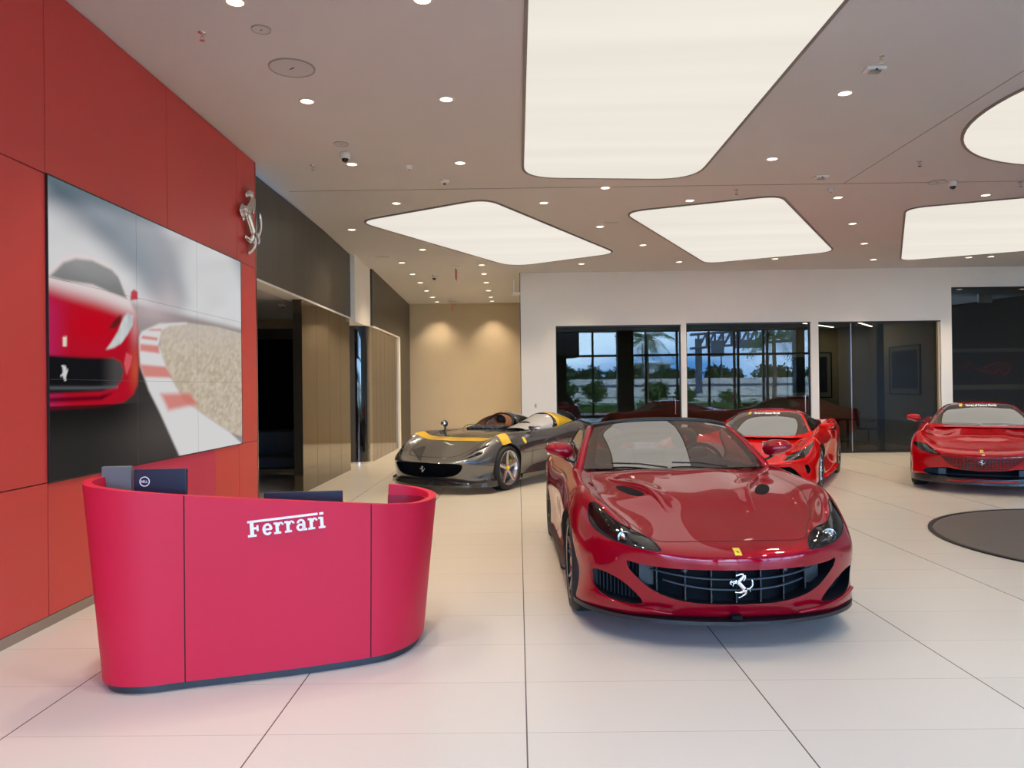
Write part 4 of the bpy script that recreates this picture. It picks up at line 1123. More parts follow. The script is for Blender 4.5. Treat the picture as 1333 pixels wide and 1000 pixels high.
def wheel(parent, x, y, r, w, side, spokes='five', rimmat='rim_silver', cal='caliper_y', rr=None):
    """wheel at (x = outer face, y); side +1 on the +x flank"""
    rr = rr or r * .76
    c = Vector((x - side * w / 2, y, r)); h = w / 2
    t = MB(); prof = [(rr - .01, -h + .02), (rr + .012, -h), (r - .035, -h + .004), (r - .010, -h + .028), (r, -h + .06), (r, h - .06), (r - .010, h - .028), (r - .035, h - .004), (rr + .012, h), (rr - .01, h - .02)]
    t.lathe(prof, c, 'x', 64); 
    for k in (-.06, 0, .06): t.lathe([(r + .0005, k - .004), (r + .0005, k + .004)], c, 'x', 64)
    tyre = t.build('wheel', M['tyre'], parent, smooth=True, auto=math.radians(30))
    t = MB(); o = side * (h - .012)
    def L(*pr): return [(a, side * b) for a, b in pr]
    t.lathe(L((rr - .005, -h + .02), (rr - .022, -h + .03), (rr - .04, 0), (rr - .022, h - .05), (rr - .004, h - .028), (rr + .004, h - .012), (rr + .002, h - .006), (rr - .012, h - .010)), c, 'x', 64)
    hub = c + Vector((side * (h - .045), 0, 0))
    def spoke(a0, a1, w0, w1, d0=.0, d1=.0):
        # tapered spoke from hub to rim, angles in radians
        r0, r1 = .035, rr - .012; pts = []
        for (rad, a, ww, dx) in ((r0, a0, w0, .012), ((r0 + r1) / 2, (a0 + a1) / 2, (w0 + w1) * .46, -.004 + .02), (r1, a1, w1, .030)):
            ct = Vector((0, math.cos(a) * rad, math.sin(a) * rad)); tn = Vector((0, -math.sin(a), math.cos(a)))
            for (s_, dd) in ((-1, -.022), (-1, -.004), (0, .004), (1, -.004), (1, -.022)):
                pts.append(hub + ct + tn * s_ * ww / 2 + Vector((side * (dx + dd), 0, 0)))
        fs = []
        for i in range(2):
            for k in range(4): fs.append((i * 5 + k, i * 5 + k + 1, i * 5 + 6 + k, i * 5 + 5 + k))
            fs.append((i * 5 + 4, i * 5, i * 5 + 5, i * 5 + 9))
        t.add(pts, fs)
    ph = .35
    if spokes == 'five':
        for k in range(5): a = ph + 2 * PI * k / 5; spoke(a, a, .075, .060)
    elif spokes == 'yfive':
        for k in range(5):
            a = ph + 2 * PI * k / 5; spoke(a - .05, a - .24, .035, .030); spoke(a + .05, a + .24, .035, .030)
    else:
        for k in range(10): a = ph + 2 * PI * k / 10; spoke(a, a + .05, .030, .034)
    t.build('rim', M[rimmat], tyre, smooth=True, auto=math.radians(35))
    t = MB(); t.cyl(hub + Vector((side * .012, 0, 0)), .032, .03, 24, axis='x'); t.build('hub_cap', M['yellow'], tyre)
    t = MB(); t.lathe([(.07, -.016), (rr * .78, -.016), (rr * .78, .016), (.07, .016)], c + Vector((side * (h - .13), 0, 0)), 'x', 40, closed=True); t.cyl(c + Vector((side * (h - .13), 0, 0)), .09, .06, 24, axis='x'); t.build('brake_disc', M['brake'], tyre, smooth=True, auto=.6)
    t = MB(); pts = []
    for a in [(-.25 + .5 * k / 6) + (.25 * PI if side else 0) for k in range(7)]:
        a -= .5; pts.append(c + Vector((side * (h - .10), math.cos(a) * rr * .70, math.sin(a) * rr * .70)))
    t.tube(pts, .042, 8, flat=1.1); t.build('caliper', M[cal], tyre, smooth=True)
    return tyre

def mirror_pod(parent, c, sx, sy, sz, mat, arm_to, yaw=0.0, label=None):
    """rear-view mirror: pointed pod, black foot and glass"""
    c = Vector(c); side = 1 if c.x > 0 else -1
    t = MB(); vs = []; fs = []; n = 20; rows = 12
    for i in range(rows + 1):
        u = -1 + 2 * i / rows; k = max(0, (1 - abs(u) ** 2.4)) ** .5
        for j in range(n):
            a = 2 * PI * j / n; zz = math.sin(a); yy = math.cos(a)
            yy = yy if yy < 0 else yy * .45
            vs.append(c + Vector((u * sx * side, yy * sy * (k * .85 + .02), zz * sz * (k * .9 + .02) * (1 - .22 * u) + .012 * u)))
    for i in range(rows):
        for j in range(n): fs.append((i * n + j, i * n + (j + 1) % n, (i + 1) * n + (j + 1) % n, (i + 1) * n + j))
    fs.append(tuple(range(n))); fs.append(tuple(rows * n + j for j in range(n)))
    t.add(vs, fs); o = t.build('mirror', mat, parent, smooth=True)
    t = MB(); t.obox(c + Vector((0, sy * .50, 0)), sx * 1.6, .012, sz * 1.3); t.build('mirror_glass', M['chrome'], o, bevel=.004)
    t = MB(); t.tube([c + Vector((-side * sx * .2, 0, -sz * .75)), (c + Vector(arm_to)) * .5 + Vector((0, 0, -sz * .45)), Vector(arm_to)], [sz * .30, sz * .22, sz * .28], 10, flat=.6); t.build('mirror_foot', M['black_trim'], o, smooth=True)
    return o

def car(name, pose, label, cat='car'):
    return empty(name, (pose[0], pose[1], 0), pose[2], label=label, cat=cat)

def horse_part(parent, x, y, z, h, mat='chrome', tilt=0.0, name='emblem', yaw=0.0):
    t = MB(); horse_mesh(t, (0, 0, 0), (1, 0, 0), (0, math.sin(tilt), math.cos(tilt)), (0, -math.cos(tilt), math.sin(tilt)), h, .06)
    t.v = [tuple(Matrix.Rotation(yaw, 3, 'Z') @ Vector(v) + Vector((x, y, z))) for v in t.v]
    return t.build(name, M[mat], parent, smooth=True)

def shield(parent, master, x, z, view, w, h, off=.002):
    poly = smooth_closed([(x - w / 2, z + h / 2), (x + w / 2, z + h / 2), (x + w / 2, z - h * .1), (x, z - h / 2), (x - w / 2, z - h * .1)], 3) if False else [(x - w / 2, z + h / 2), (x + w / 2, z + h / 2), (x + w / 2, z - h / 2), (x - w / 2, z - h / 2)]
    o = patch('badge', master, poly, view, off, .003, M['yellow'], parent, step=.02)
    h0, n = master.proj(x, z, view); 
    up = Vector((0, 0, 1)); up = (up - n * up.dot(n)).normalized(); rt = up.cross(n).normalized()
    if rt.x < 0: rt = -rt
    t = MB(); horse_mesh(t, h0 + n * (off + .001), rt, up, n, h * .72, .03); t.build('badge_horse', M['black_trim'], o, smooth=True)
    t = MB()
    for k, (c_) in enumerate(((.0), )): pass
    return o

def banner(parent, master, xc, zc, h, yshield=True):
    """pale lettering across the top of a windscreen, following the glass"""
    cu = bpy.data.curves.new('banner', 'FONT'); cu.body = 'Ferrari of Central Florida'; cu.size = h * 1.35; cu.align_x = 'CENTER'; cu.offset = .0022; cu.resolution_u = 2
    o = bpy.data.objects.new('banner', cu); COL.objects.link(o); me = evaluated(o); bpy.data.objects.remove(o)
    vs = []
    for v in me.vertices:
        hh, n = master.proj(xc + v.co.x, zc + v.co.y, 'front'); vs.append(hh + n * .006)
    fs = [tuple(p.vertices) for p in me.polygons]; bpy.data.meshes.remove(me)
    o = mesh_obj('windscreen_lettering', vs, fs, M['white_letter'], parent)
    tag(o, 'white lettering reading Ferrari of Central Florida')
    w = max(v.x for v in vs) - min(v.x for v in vs)
    x0 = min(v.x for v in vs) - .05
    p = patch('banner_shield', master, [(x0 - .045, zc + h), (x0, zc + h), (x0, zc - .008), (x0 - .045, zc - .008)], 'front', .006, .001, M['yellow'], parent, step=.03)
    return o
# ------------------------------------------------------------------ the dark red convertible in front
def S(x, y, zc_, xw, yw, zw, xl, yl, zl, xs, ys_, zs_, xb, yb, zb): return [(xb, yb, zb), (xs, ys_, zs_), (xl, yl, zl), (xw, yw, zw), (x, y, zc_)]
pose = (1.305, 4.585, .0134)
K = car('convertible_car', pose, 'dark red convertible sports car in front, with wide black grille, facing the camera')
front = [
    S(0, .125, .625, 0, .0, .53, 0, .035, .33, 0, .10, .225, 0, .20, .165),
    S(.25, .135, .625, .25, .02, .53, .25, .055, .33, .25, .12, .222, .25, .22, .165),
    S(.46, .165, .635, .48, .085, .54, .48, .115, .34, .50, .17, .218, .48, .27, .162),
    S(.61, .25, .685, .69, .215, .555, .68, .235, .36, .70, .275, .212, .68, .36, .160),
    S(.735, .46, .775, .865, .44, .585, .845, .43, .37, .865, .45, .205, .83, .52, .158)]
side = [
    S(.825, .72, .845, .935, .70, .63, .915, .68, .38, .925, .66, .20, .89, .68, .155),
    S(.855, .98, .882, .965, .98, .66, .95, .98, .40, .945, .98, .20, .91, .98, .15),
    S(.86, 1.36, .895, .962, 1.36, .67, .95, 1.36, .40, .94, 1.36, .20, .91, 1.36, .15),
    S(.855, 1.72, .915, .950, 1.72, .68, .925, 1.72, .42, .93, 1.72, .20, .90, 1.72, .15),
    S(.855, 2.30, .925, .938, 2.30, .70, .90, 2.30, .42, .925, 2.30, .20, .90, 2.30, .15),
    S(.865, 2.90, .945, .955, 2.90, .73, .915, 2.90, .44, .935, 2.90, .20, .90, 2.90, .15),
    S(.865, 3.30, .97, .968, 3.30, .75, .95, 3.30, .46, .945, 3.30, .20, .90, 3.30, .15),
    S(.845, 3.65, .975, .968, 3.65, .77, .955, 3.65, .48, .95, 3.65, .22, .90, 3.65, .17),
    S(.79, 4.05, .96, .935, 4.05, .78, .92, 4.05, .50, .90, 4.05, .26, .86, 4.05, .22)]
rear = [
    S(.68, 4.35, .93, .80, 4.33, .76, .79, 4.33, .50, .77, 4.30, .30, .72, 4.2, .26),
    S(.55, 4.45, .925, .60, 4.48, .75, .60, 4.47, .50, .58, 4.42, .30, .55, 4.3, .26),
    S(.38, 4.50, .925, .40, 4.55, .75, .40, 4.54, .50, .40, 4.48, .30, .38, 4.35, .26),
    S(.19, 4.52, .93, .20, 4.59, .75, .20, 4.58, .50, .20, 4.52, .30, .19, 4.38, .26),
    S(0, 4.53, .93, 0, 4.60, .75, 0, 4.59, .50, 0, 4.53, .30, 0, 4.4, .26)]
HF = (0, .32, .60, .84)
top = [  # z at centre, .32, .60, .84 of crest x ; y shift at centre
    (.735, .745, .742, .775, -.10, HF), (.822, .835, .815, .840, -.05, HF), (.895, .905, .875, .872, .02, HF), (.935, .93, .912, .905, -.02, HF),
    (.90, .90, .91, .915, 0, HF), (.93, .93, .935, .94, 0, HF), (.95, .95, .955, .96, 0, HF), (.955, .955, .96, .97, 0, HF), (.945, .945, .95, .955, 0, HF)]
cg = body_cage(front, side, rear, top, .15)
bme = subdivided(cg, 4); MK = Master(bme)

grille = smooth_closed([(-.655, .548), (-.60, .560), (-.40, .545), (0, .530), (.40, .545), (.60, .560), (.655, .548), (.635, .49), (.555, .405), (.42, .325), (.25, .288), (0, .280), (-.25, .288), (-.42, .325), (-.555, .405), (-.635, .49)], 5)
gr_ = [(.14, .498), (.28, .499), (.40, .502), (.50, .507), (.58, .515), (.642, .528), (.646, .515), (.632, .475), (.60, .440), (.56, .402), (.52, .368), (.455, .334), (.387, .311), (.32, .294), (.24, .283), (.12, .278)]
grille = [(0, .497)] + gr_ + [(0, .277)] + [(-x, z) for x, z in gr_[::-1]]
intR = [(.828, .432), (.832, .39), (.822, .33), (.765, .276), (.65, .254), (.566, .258), (.562, .292), (.649, .375), (.75, .426)]
intR = smooth_closed(intR, 5)
headR = [(.80, .822), (.828, .806), (.838, .76), (.830, .705), (.785, .662), (.69, .630), (.56, .610), (.462, .602), (.455, .613), (.485, .645), (.57, .684), (.675, .735), (.735, .778), (.772, .812)]
headR = smooth_closed(headR, 5)
gm = MB(); gm.prism(grille, -.5, .36, 'y')
im = MB(); im.prism(intR, -.5, .52, 'y'); im.prism(mir(intR), -.5, .52, 'y')
hm = MB(); hm.prism(headR, -.5, .60, 'y'); 
# lamps are recessed along the flank, so the pocket follows the surface: built as a thick patch volume
def pocket(master, poly, view, depth, outer=.03, step=.03):
    cells = gridded(poly, step); vid = {}; a = []; b = []; fs = []
    for c in cells:
        f = []
        for p in c:
            k = (round(p[0], 5), round(p[1], 5))
            if k not in vid:
                h, n = master.proj(p[0], p[1], view); vid[k] = len(a); a.append(h + n * outer); b.append(h - n * depth)
            i = vid[k]
            if not f or (f[-1] != i and f[0] != i): f.append(i)
        if len(f) >= 3: fs.append(tuple(f))
    n = len(a); ed = {}
    for f in fs:
        for i in range(len(f)):
            p, q = f[i], f[(i + 1) % len(f)]; ed.setdefault((min(p, q), max(p, q)), []).append((p, q))
    rim = [(v[0][1], v[0][0], v[0][0] + n, v[0][1] + n) for v in ed.values() if len(v) == 1]
    m = MB(); m.add(a + b, fs + [tuple(n + i for i in reversed(f)) for f in fs] + rim); return m
hp = pocket(MK, headR, 'front', .05); hp2 = pocket(MK, mir(headR), 'front', .05)
cock = round_poly([(-.60, 1.78), (.60, 1.78), (.66, 2.3), (.64, 3.30), (-.64, 3.30), (-.66, 2.3)], .12)
ck = MB(); ck.prism(cock, .32, 1.4, 'z')
arches = arch_cut(.98, .375); arches2 = arch_cut(3.65, .385)
body = cut_body('body', bme, MK, [(gm, 1), (im, 1), (hp, 1), (hp2, 1), (arches, 1), (arches2, 1), (ck, 2)], [M['paint_dark'], M['black_matte'], M['leather_k']], K)

# bonnet as its own sheet, seams, vents
def hood_poly(): 
    r = [(0, .180), (.25, .180), (.44, .188), (.49, .25), (.56, .40), (.64, .55), (.705, .80), (.735, 1.05), (.73, 1.35), (.715, 1.56)]
    r = smooth_open(r, 4); top_ = [(.5, 1.62), (.25, 1.66), (0, 1.67)]
    h = r + top_; return h + [(-x, y) for x, y in h[::-1][1:-1]]
hp_ = hood_poly(); patch('bonnet', MK, hp_, 'top', .0018, .0022, M['paint_dark'], K, step=.035)
t = MB(); surf_line(t, MK, hp_, 'top', .009, .0008, smooth=False)
surf_line(t, MK, hp_[:2] + [hp_[-1]], 'top', .009, .0008, smooth=False)
for s_ in (1, -1):
    v = 'right' if s_ > 0 else 'left'
    surf_line(t, MK, [(1.75, .90), (1.72, .70), (1.72, .40), (1.78, .24)], v, .006, smooth=True); surf_line(t, MK, [(3.02, .93), (3.05, .72), (2.95, .45), (2.85, .24)], v, .006)
    surf_line(t, MK, [(1.78, .24), (2.3, .23), (2.85, .24)], v, .006)
t.build('panel_gap', M['seam'], K)
for s_ in (1, -1):   # doors follow the flank between the seams
    v = 'right' if s_ > 0 else 'left'
    patch('door', MK, [(1.765, .86), (1.74, .60), (1.745, .35), (1.80, .25), (2.84, .25), (2.94, .45), (3.03, .70), (3.0, .88)], v, .0015, .002, M['paint_dark'], K, step=.06)
for s_ in (1, -1):   # heat vents on the bonnet
    vp = smooth_closed([(s_ * x, y) for x, y in [(.40, .94), (.45, .92), (.51, .99), (.555, 1.10), (.565, 1.19), (.515, 1.19), (.445, 1.07)]], 4)
    vent = patch('bonnet_vent', MK, vp, 'top', .0045, .004, M['grille'], K, step=.05)
    # raised ridge on the inner side of the vent, fading out to both ends
    t = MB(); ln = smooth_open([(.300, .62), (.325, .80), (.352, .93), (.395, 1.06), (.47, 1.19), (.55, 1.34), (.60, 1.50)], 6); vs = []
    hgt = [.000, .010, .024, .030, .024, .012, .0]; wd = [.05, .07, .085, .085, .085, .085, .08]
    for i, (x, y) in enumerate(ln):
        u = i / (len(ln) - 1) * 6; k = min(int(u), 5); hh = hgt[k] * (1 - u + k) + hgt[k + 1] * (u - k); ww = wd[k]
        a = Vector(ln[max(i - 1, 0)]); b = Vector(ln[min(i + 1, len(ln) - 1)]); d_ = (b - a).normalized(); nn = Vector((d_.y, -d_.x))
        for j in range(7):
            v_ = j / 6; off_ = (v_ - .80) * ww * 2.0 if v_ < .8 else (v_ - .80) * ww * .5; prof_ = math.sin(min(v_ / .8, 1) * PI / 2) ** 2 if v_ < .8 else 1 - ((v_ - .8) / .2) ** 2
            q = Vector((x, y)) + nn * off_; h_, n_ = MK.proj(s_ * q.x, q.y, 'top'); vs.append(h_ + n_ * (.0022 + hh * prof_))
    t.add(vs, [(7 * i + j, 7 * i + j + 1, 7 * i + 8 + j, 7 * i + 7 + j) for i in range(len(ln) - 1) for j in range(6)]); t.build('vent_lip', M['paint_dark'], vent, smooth=True)
# grille: honeycomb backing, two curved bars, verticals, sensors, emblem
def nose_y(x): return .02 + .26 * (abs(x) / .66) ** 2.3
gb = MB(); n = 40
for i in range(n):
    x0, x1 = -.68 + 1.36 * i / n, -.68 + 1.36 * (i + 1) / n
    gb.add([(x0, nose_y(x0) + .13, .25), (x1, nose_y(x1) + .13, .25), (x1, nose_y(x1) + .13, .56), (x0, nose_y(x0) + .13, .56)], [(0, 1, 2, 3)])
gobj = gb.build('grille', M['grille'], K)
for (z0, hw, bow) in ((.430, .50, .040), (.368, .43, .045)):
    t = MB(); pts = [(x, nose_y(x) + .035, z0 + bow * (abs(x) / hw) ** 2.4) for x in [-hw + 2 * hw * k / 30 for k in range(31)]]
    t.tube(pts, .008, 8, flat=.75); t.build('grille_bar', M['slat'], gobj, smooth=True)
for x in (-.46, -.30, -.15, .0, .15, .30, .46):
    t = MB(); t.box((x - .004, nose_y(x) + .05, .285), (x + .004, nose_y(x) + .12, .53)); t.build('grille_blade', M['black_trim'], gobj)
for x in (-.305, .305):
    t = MB(); t.lathe([(0, -.004), (.008, -.004), (.014, 0), (.017, .01), (.017, .03)], (x, nose_y(x) + .03, .478), 'y', 20); t.build('parking_sensor', M['slat'], gobj, smooth=True)
for s_ in (1, -1):   # side light-absorbing plates at the grille ends
    t = MB(); t.box((s_ * .47, nose_y(.47) + .10, .36), (s_ * .56, nose_y(.56) + .11, .52)); t.build('duct_plate', M['black_trim'], gobj)
horse_part(K, 0.012, .012, .405, .155, name='horse_emblem')
shield(K, MK, .0, .598, 'front', .040, .030)
# side intake grilles
for s_, pl_ in ((1, intR), (-1, mir(intR))):
    xs_ = [p[0] for p in pl_]; t = MB(); y_ = .44
    a_ = .56 * s_; b_ = .86 * s_
    t.add([(a_, .34, .22), (b_, .58, .22), (b_, .58, .48), (a_, .34, .48)], [(0, 1, 2, 3)])
    g_ = t.build('side_intake', M['grille'], K)
    t = MB()
    for k in range(15):
        u = k / 14; x = a_ + (b_ - a_) * u; y = .33 + .24 * u; t.box((x - .003, y - .012, .22), (x + .003, y, .48))
    t.build('intake_rib', M['black_matte'], g_)
    # bright blade along the outer edge
    t = MB(); surf_line(t, MK, [(s_ * .842, .47), (s_ * .848, .40), (s_ * .825, .32), (s_ * .75, .262), (s_ * .66, .238)], 'front', .016, .004); t.build('intake_edge', M['paint_dark'], g_, smooth=True)
# lower canards and splitter
spl = [(x, y) for x, y in [(0, .045), (.25, .065), (.45, .12), (.62, .195), (.76, .30), (.865, .43), (.925, .58), (.935, .66)]]
spl = smooth_open(spl, 5); t = MB(); full = [(-x, y) for x, y in spl[::-1]] + spl[1:]; vs = []
for x, y in full:
    k = (abs(x) / .93) ** 2; vs += [(x, y + .02, .148 + .006 * k), (x, y + .02, .170 + .010 * k), (x * .94, y + .14, .180 + .008 * k), (x * .94, y + .14, .140)]
fs = []
for i in range(len(full) - 1):
    for k in range(4): fs.append((4 * i + k, 4 * i + (k + 1) % 4, 4 * i + 4 + (k + 1) % 4, 4 * i + 4 + k))
t.add(vs, fs + [(0, 1, 2, 3), tuple(len(vs) - 4 + k for k in (3, 2, 1, 0))]); t.build('splitter', M['black_trim'], K, smooth=True, auto=.6)
for s_ in (1, -1):
    t = MB(); pts = smooth_open([(s_ * .38, .105, .215), (s_ * .50, .125, .232), (s_ * .62, .20, .238), (s_ * .76, .31, .262), (s_ * .85, .42, .285)], 5)
    t.tube(pts, [.006] + [.018] * (len(pts) - 2) + [.008], 8, flat=.5); t.build('bumper_fin', M['paint_dark'], K, smooth=True)
t = MB(); t.box((-.03, .06, .185), (.03, .12, .21)); t.build('tow_cover', M['grille'], K)
for x in (-.70, .70):
    h, nn = MK.proj(x, .53, 'front'); t = MB(); t.lathe([(0, -.003), (.011, -.003), (.012, 0)], h, 'y', 16); t.build('parking_sensor', M['paint_dark'], K, smooth=True)
# headlights
def headlight(parent, master, poly, s_, view='front', proj=(.66, .665), led=(.54, .61), r=.036, strip=None):
    base = patch('headlight', master, poly, view, -.045, .002, M['black_trim'], parent, step=.04)
    h, n = master.proj(s_ * proj[0], proj[1], view); c = h - n * .03
    q = Vector((0, 0, 1)).rotation_difference(Vector((s_ * .12, -1, .1)).normalized())
    t = MB(); t.lathe([(0, .03), (r * .35, .028), (r * .7, .018), (r, 0), (r * 1.12, -.004), (r * 1.2, .006), (r * 1.25, -.02)], (0, 0, 0), 'z', 24)
    t.v = [tuple(q @ Vector(v) + c) for v in t.v]; t.build('projector', M['chrome'], base, smooth=True)
    t = MB()
    for k in range(7):
        u = (k % 4) * .018; w_ = (k // 4) * .016; h, n = master.proj(s_ * (led[0] - u), led[1] + w_ + .3 * u, view); t.sphere(h - n * .028, .0055, 8, 6)
    t.build('led_cluster', M['chrome'], base)
    t = MB()
    for k in range(5):
        h, n = master.proj(s_ * (proj[0] + .075 + .010 * k), proj[1] + .035 + .022 * k, view); t.sphere(h - n * .03, .006, 8, 6)
    t.build('marker_leds', M['slat'], base)
    h0, n0 = master.proj(s_ * (proj[0] - .065), proj[1] - .015, view); t = MB(); t.obox(h0 - n0 * .025, .045, .02, .012, Matrix.Rotation(-.3 * s_, 3, 'Y')); t.build('reflector', M['chrome'], base, bevel=.003)
    lens = patch('lens', master, poly, view, -.001, .004, M['lens'], base, step=.04)
    t = MB(); surf_line(t, master, poly + [poly[0]], view, .008, .0006, smooth=False); t.build('lamp_seal', M['seam'], base)
    return base
headlight(K, MK, headR, 1); headlight(K, MK, mir(headR), -1)
# windscreen frame, glass, dashboard, seats, steering wheel
def ws_pt(u, v):
    """u -1..1 across, v 0..1 base->header"""
    xb, xh = .745, .590; x = u * (xb + (xh - xb) * v)
    yb = 1.63 + .23 * (1 - abs(u) ** 2.2) * -1 + .20; yb = 1.80 - .24 * (1 - abs(u) ** 2.1)
    yh = 2.40 - .13 * (1 - abs(u) ** 2.2)
    y = yb + (yh - yb) * v; zb = .925 + .018 * (1 - u * u); zh = 1.235 + .055 * (1 - abs(u) ** 2.6)
    z = zb + (zh - zb) * v + .030 * math.sin(PI * v) * (1 - .3 * u * u)
    return Vector((x, y, z))
nu, nv_ = 28, 14
t = MB(); vs = [ws_pt(-1 + 2 * i / nu, j / nv_) for j in range(nv_ + 1) for i in range(nu + 1)]
t.add(vs, [(j * (nu + 1) + i, j * (nu + 1) + i + 1, (j + 1) * (nu + 1) + i + 1, (j + 1) * (nu + 1) + i) for j in range(nv_) for i in range(nu)])
glass = t.build('windscreen', M['windscreen'], K, smooth=True)
def border(fn, u0, u1, v0, v1, off, nu=24, nv=3):
    m_ = MB(); vs = []
    for j in range(nv + 1):
        for i in range(nu + 1):
            u, v = u0 + (u1 - u0) * i / nu, v0 + (v1 - v0) * j / nv; p = fn(u, v)
            n_ = (fn(u + .01, v) - fn(u - .01, v)).cross(fn(u, v + .01) - fn(u, v - .01)).normalized()
            if n_.y > 0: n_ = -n_
            vs.append(p + n_ * off)
    m_.add(vs, [(j * (nu + 1) + i, j * (nu + 1) + i + 1, (j + 1) * (nu + 1) + i + 1, (j + 1) * (nu + 1) + i) for j in range(nv) for i in range(nu)]); return m_
bk = MB()
for (a_, b_, c_, d_) in ((-1, 1, .90, 1.0), (-1, -.90, .0, .92), (.90, 1, .0, .92), (-1, 1, .0, .06)):
    m_ = border(ws_pt, a_, b_, c_, d_, -.004); bk.add(m_.v, m_.f)
bk.build('frit_band', M['black_trim'], glass, smooth=True)
for s_ in (1, -1):      # A pillars in body colour
    t = MB(); pts = [ws_pt(s_ * 1.03, v) + Vector((s_ * .012, .02, 0)) for v in [k / 10 for k in range(-1, 11)]]
    t.tube(pts, [.036] * 6 + [.032] * 6, 10, flat=.6); t.build('pillar', M['paint_dark'], K, smooth=True)
t = MB(); pts = [ws_pt(u, 1.03) + Vector((0, .02, 0)) for u in [-1.04 + 2.08 * k / 24 for k in range(25)]]
t.tube(pts, .026, 10, flat=.9); t.build('header_rail', M['black_trim'], K, smooth=True)
t = MB()
for (a_, b_) in ((-.62, -.06), (.02, .62)):
    p0 = ws_pt(a_ + (.48 if a_ < -.1 else .5), .0) + Vector((0, -.03, .01)); p1 = ws_pt(a_ - .1, .06) + Vector((0, -.02, .018)); t.tube([p0, p0.lerp(p1, .5) + Vector((0, 0, .012)), p1], .007, 6)
t.build('wiper', M['black_trim'], K)
t = MB(); t.obox(ws_pt(.08, .86) + Vector((0, .06, -.03)), .20, .03, .06); t.build('rear_view_mirror', M['black_trim'], K, bevel=.012)
t = MB(); vs = []
for i in range(21):
    x = -.62 + 1.24 * i / 20; k = math.exp(-((x - .33) / .17) ** 2) * .05
    for (y, z) in ((1.80, .915), (1.98, .945 + k), (2.12, .93 + k), (2.20, .84), (2.22, .55)): vs.append((x, y, z))
t.add(vs, [(5 * i + k, 5 * i + k + 1, 5 * i + 6 + k, 5 * i + 5 + k) for i in range(20) for k in range(4)]); t.build('dashboard', M['leather_k'], K, smooth=True)
t = MB(); R_ = Matrix.Rotation(math.radians(-24), 3, 'X'); cc = Vector((.36, 2.30, .90)); pts = [cc + R_ @ Vector((.185 * math.cos(a), 0, .185 * math.sin(a))) for a in [2 * PI * k / 32 for k in range(33)]]
t.tube(pts, .017, 10); sw = t.build('steering_wheel', M['leather_k'], K, smooth=True)
t = MB()
for a in (0, PI, -PI / 2): t.tube([cc, cc + R_ @ Vector((.17 * math.cos(a), 0, .17 * math.sin(a)))], .016, 8, flat=.4)
t.sphere(cc, .055, 14, 10, sc=(1, .5, 1)); t.build('wheel_boss', M['leather_k'], sw, smooth=True)
for s_ in (1, -1):
    x = s_ * .36; t = MB(); t.box((x - .25, 2.30, .40), (x + .25, 2.85, .56)); st_ = t.build('seat', M['leather_k'], K, bevel=.05)
    t = MB(); t.add([(x - .24, 2.72, .50), (x + .24, 2.72, .50), (x + .20, 2.93, 1.00), (x - .20, 2.93, 1.00), (x - .24, 2.88, .50), (x + .24, 2.88, .50), (x + .18, 3.04, 1.00), (x - .18, 3.04, 1.00)], [(0, 1, 2, 3), (4, 7, 6, 5), (0, 4, 5, 1), (1, 5, 6, 2), (2, 6, 7, 3), (3, 7, 4, 0)])
    t.build('seat_back', M['leather_k'], st_, bevel=.04)
    t = MB(); t.sphere((x, 2.98, 1.085), .13, 18, 12, sc=(1, .5, .85)); hr = t.build('head_rest', M['leather_k'], st_, smooth=True)
    t = MB(); horse_mesh(t, (x, 2.912, 1.09), (1, 0, 0), (0, 0, 1), (0, -1, 0), .07, .03); t.build('seat_emblem', M['red_plastic'], st_)
for s_ in (1, -1):      # raised side glass with black surround
    pts = [(1.86, .915), (2.02, 1.01), (2.24, 1.155), (2.45, 1.21), (2.85, 1.20), (3.02, 1.10), (3.06, .93)]
    def gp(y, z): return (s_ * (.80 - .42 * (z - .92)), y, z)
    vs = [gp(*p) for p in pts] + [gp(p[0], .915) for p in pts]; n = len(pts); t = MB()
    t.add(vs, [(i, i + 1, n + i + 1, n + i) for i in range(n - 1)]); sg = t.build('side_window', M['windscreen'], K)
    t = MB(); t.tube([gp(*p) for p in pts], .010, 6); t.tube([gp(1.86, .92), gp(3.06, .93)], .012, 6); t.tube([gp(2.14, .92), gp(2.14, 1.09)], .008, 6); t.build('window_seal', M['black_trim'], sg, smooth=True)
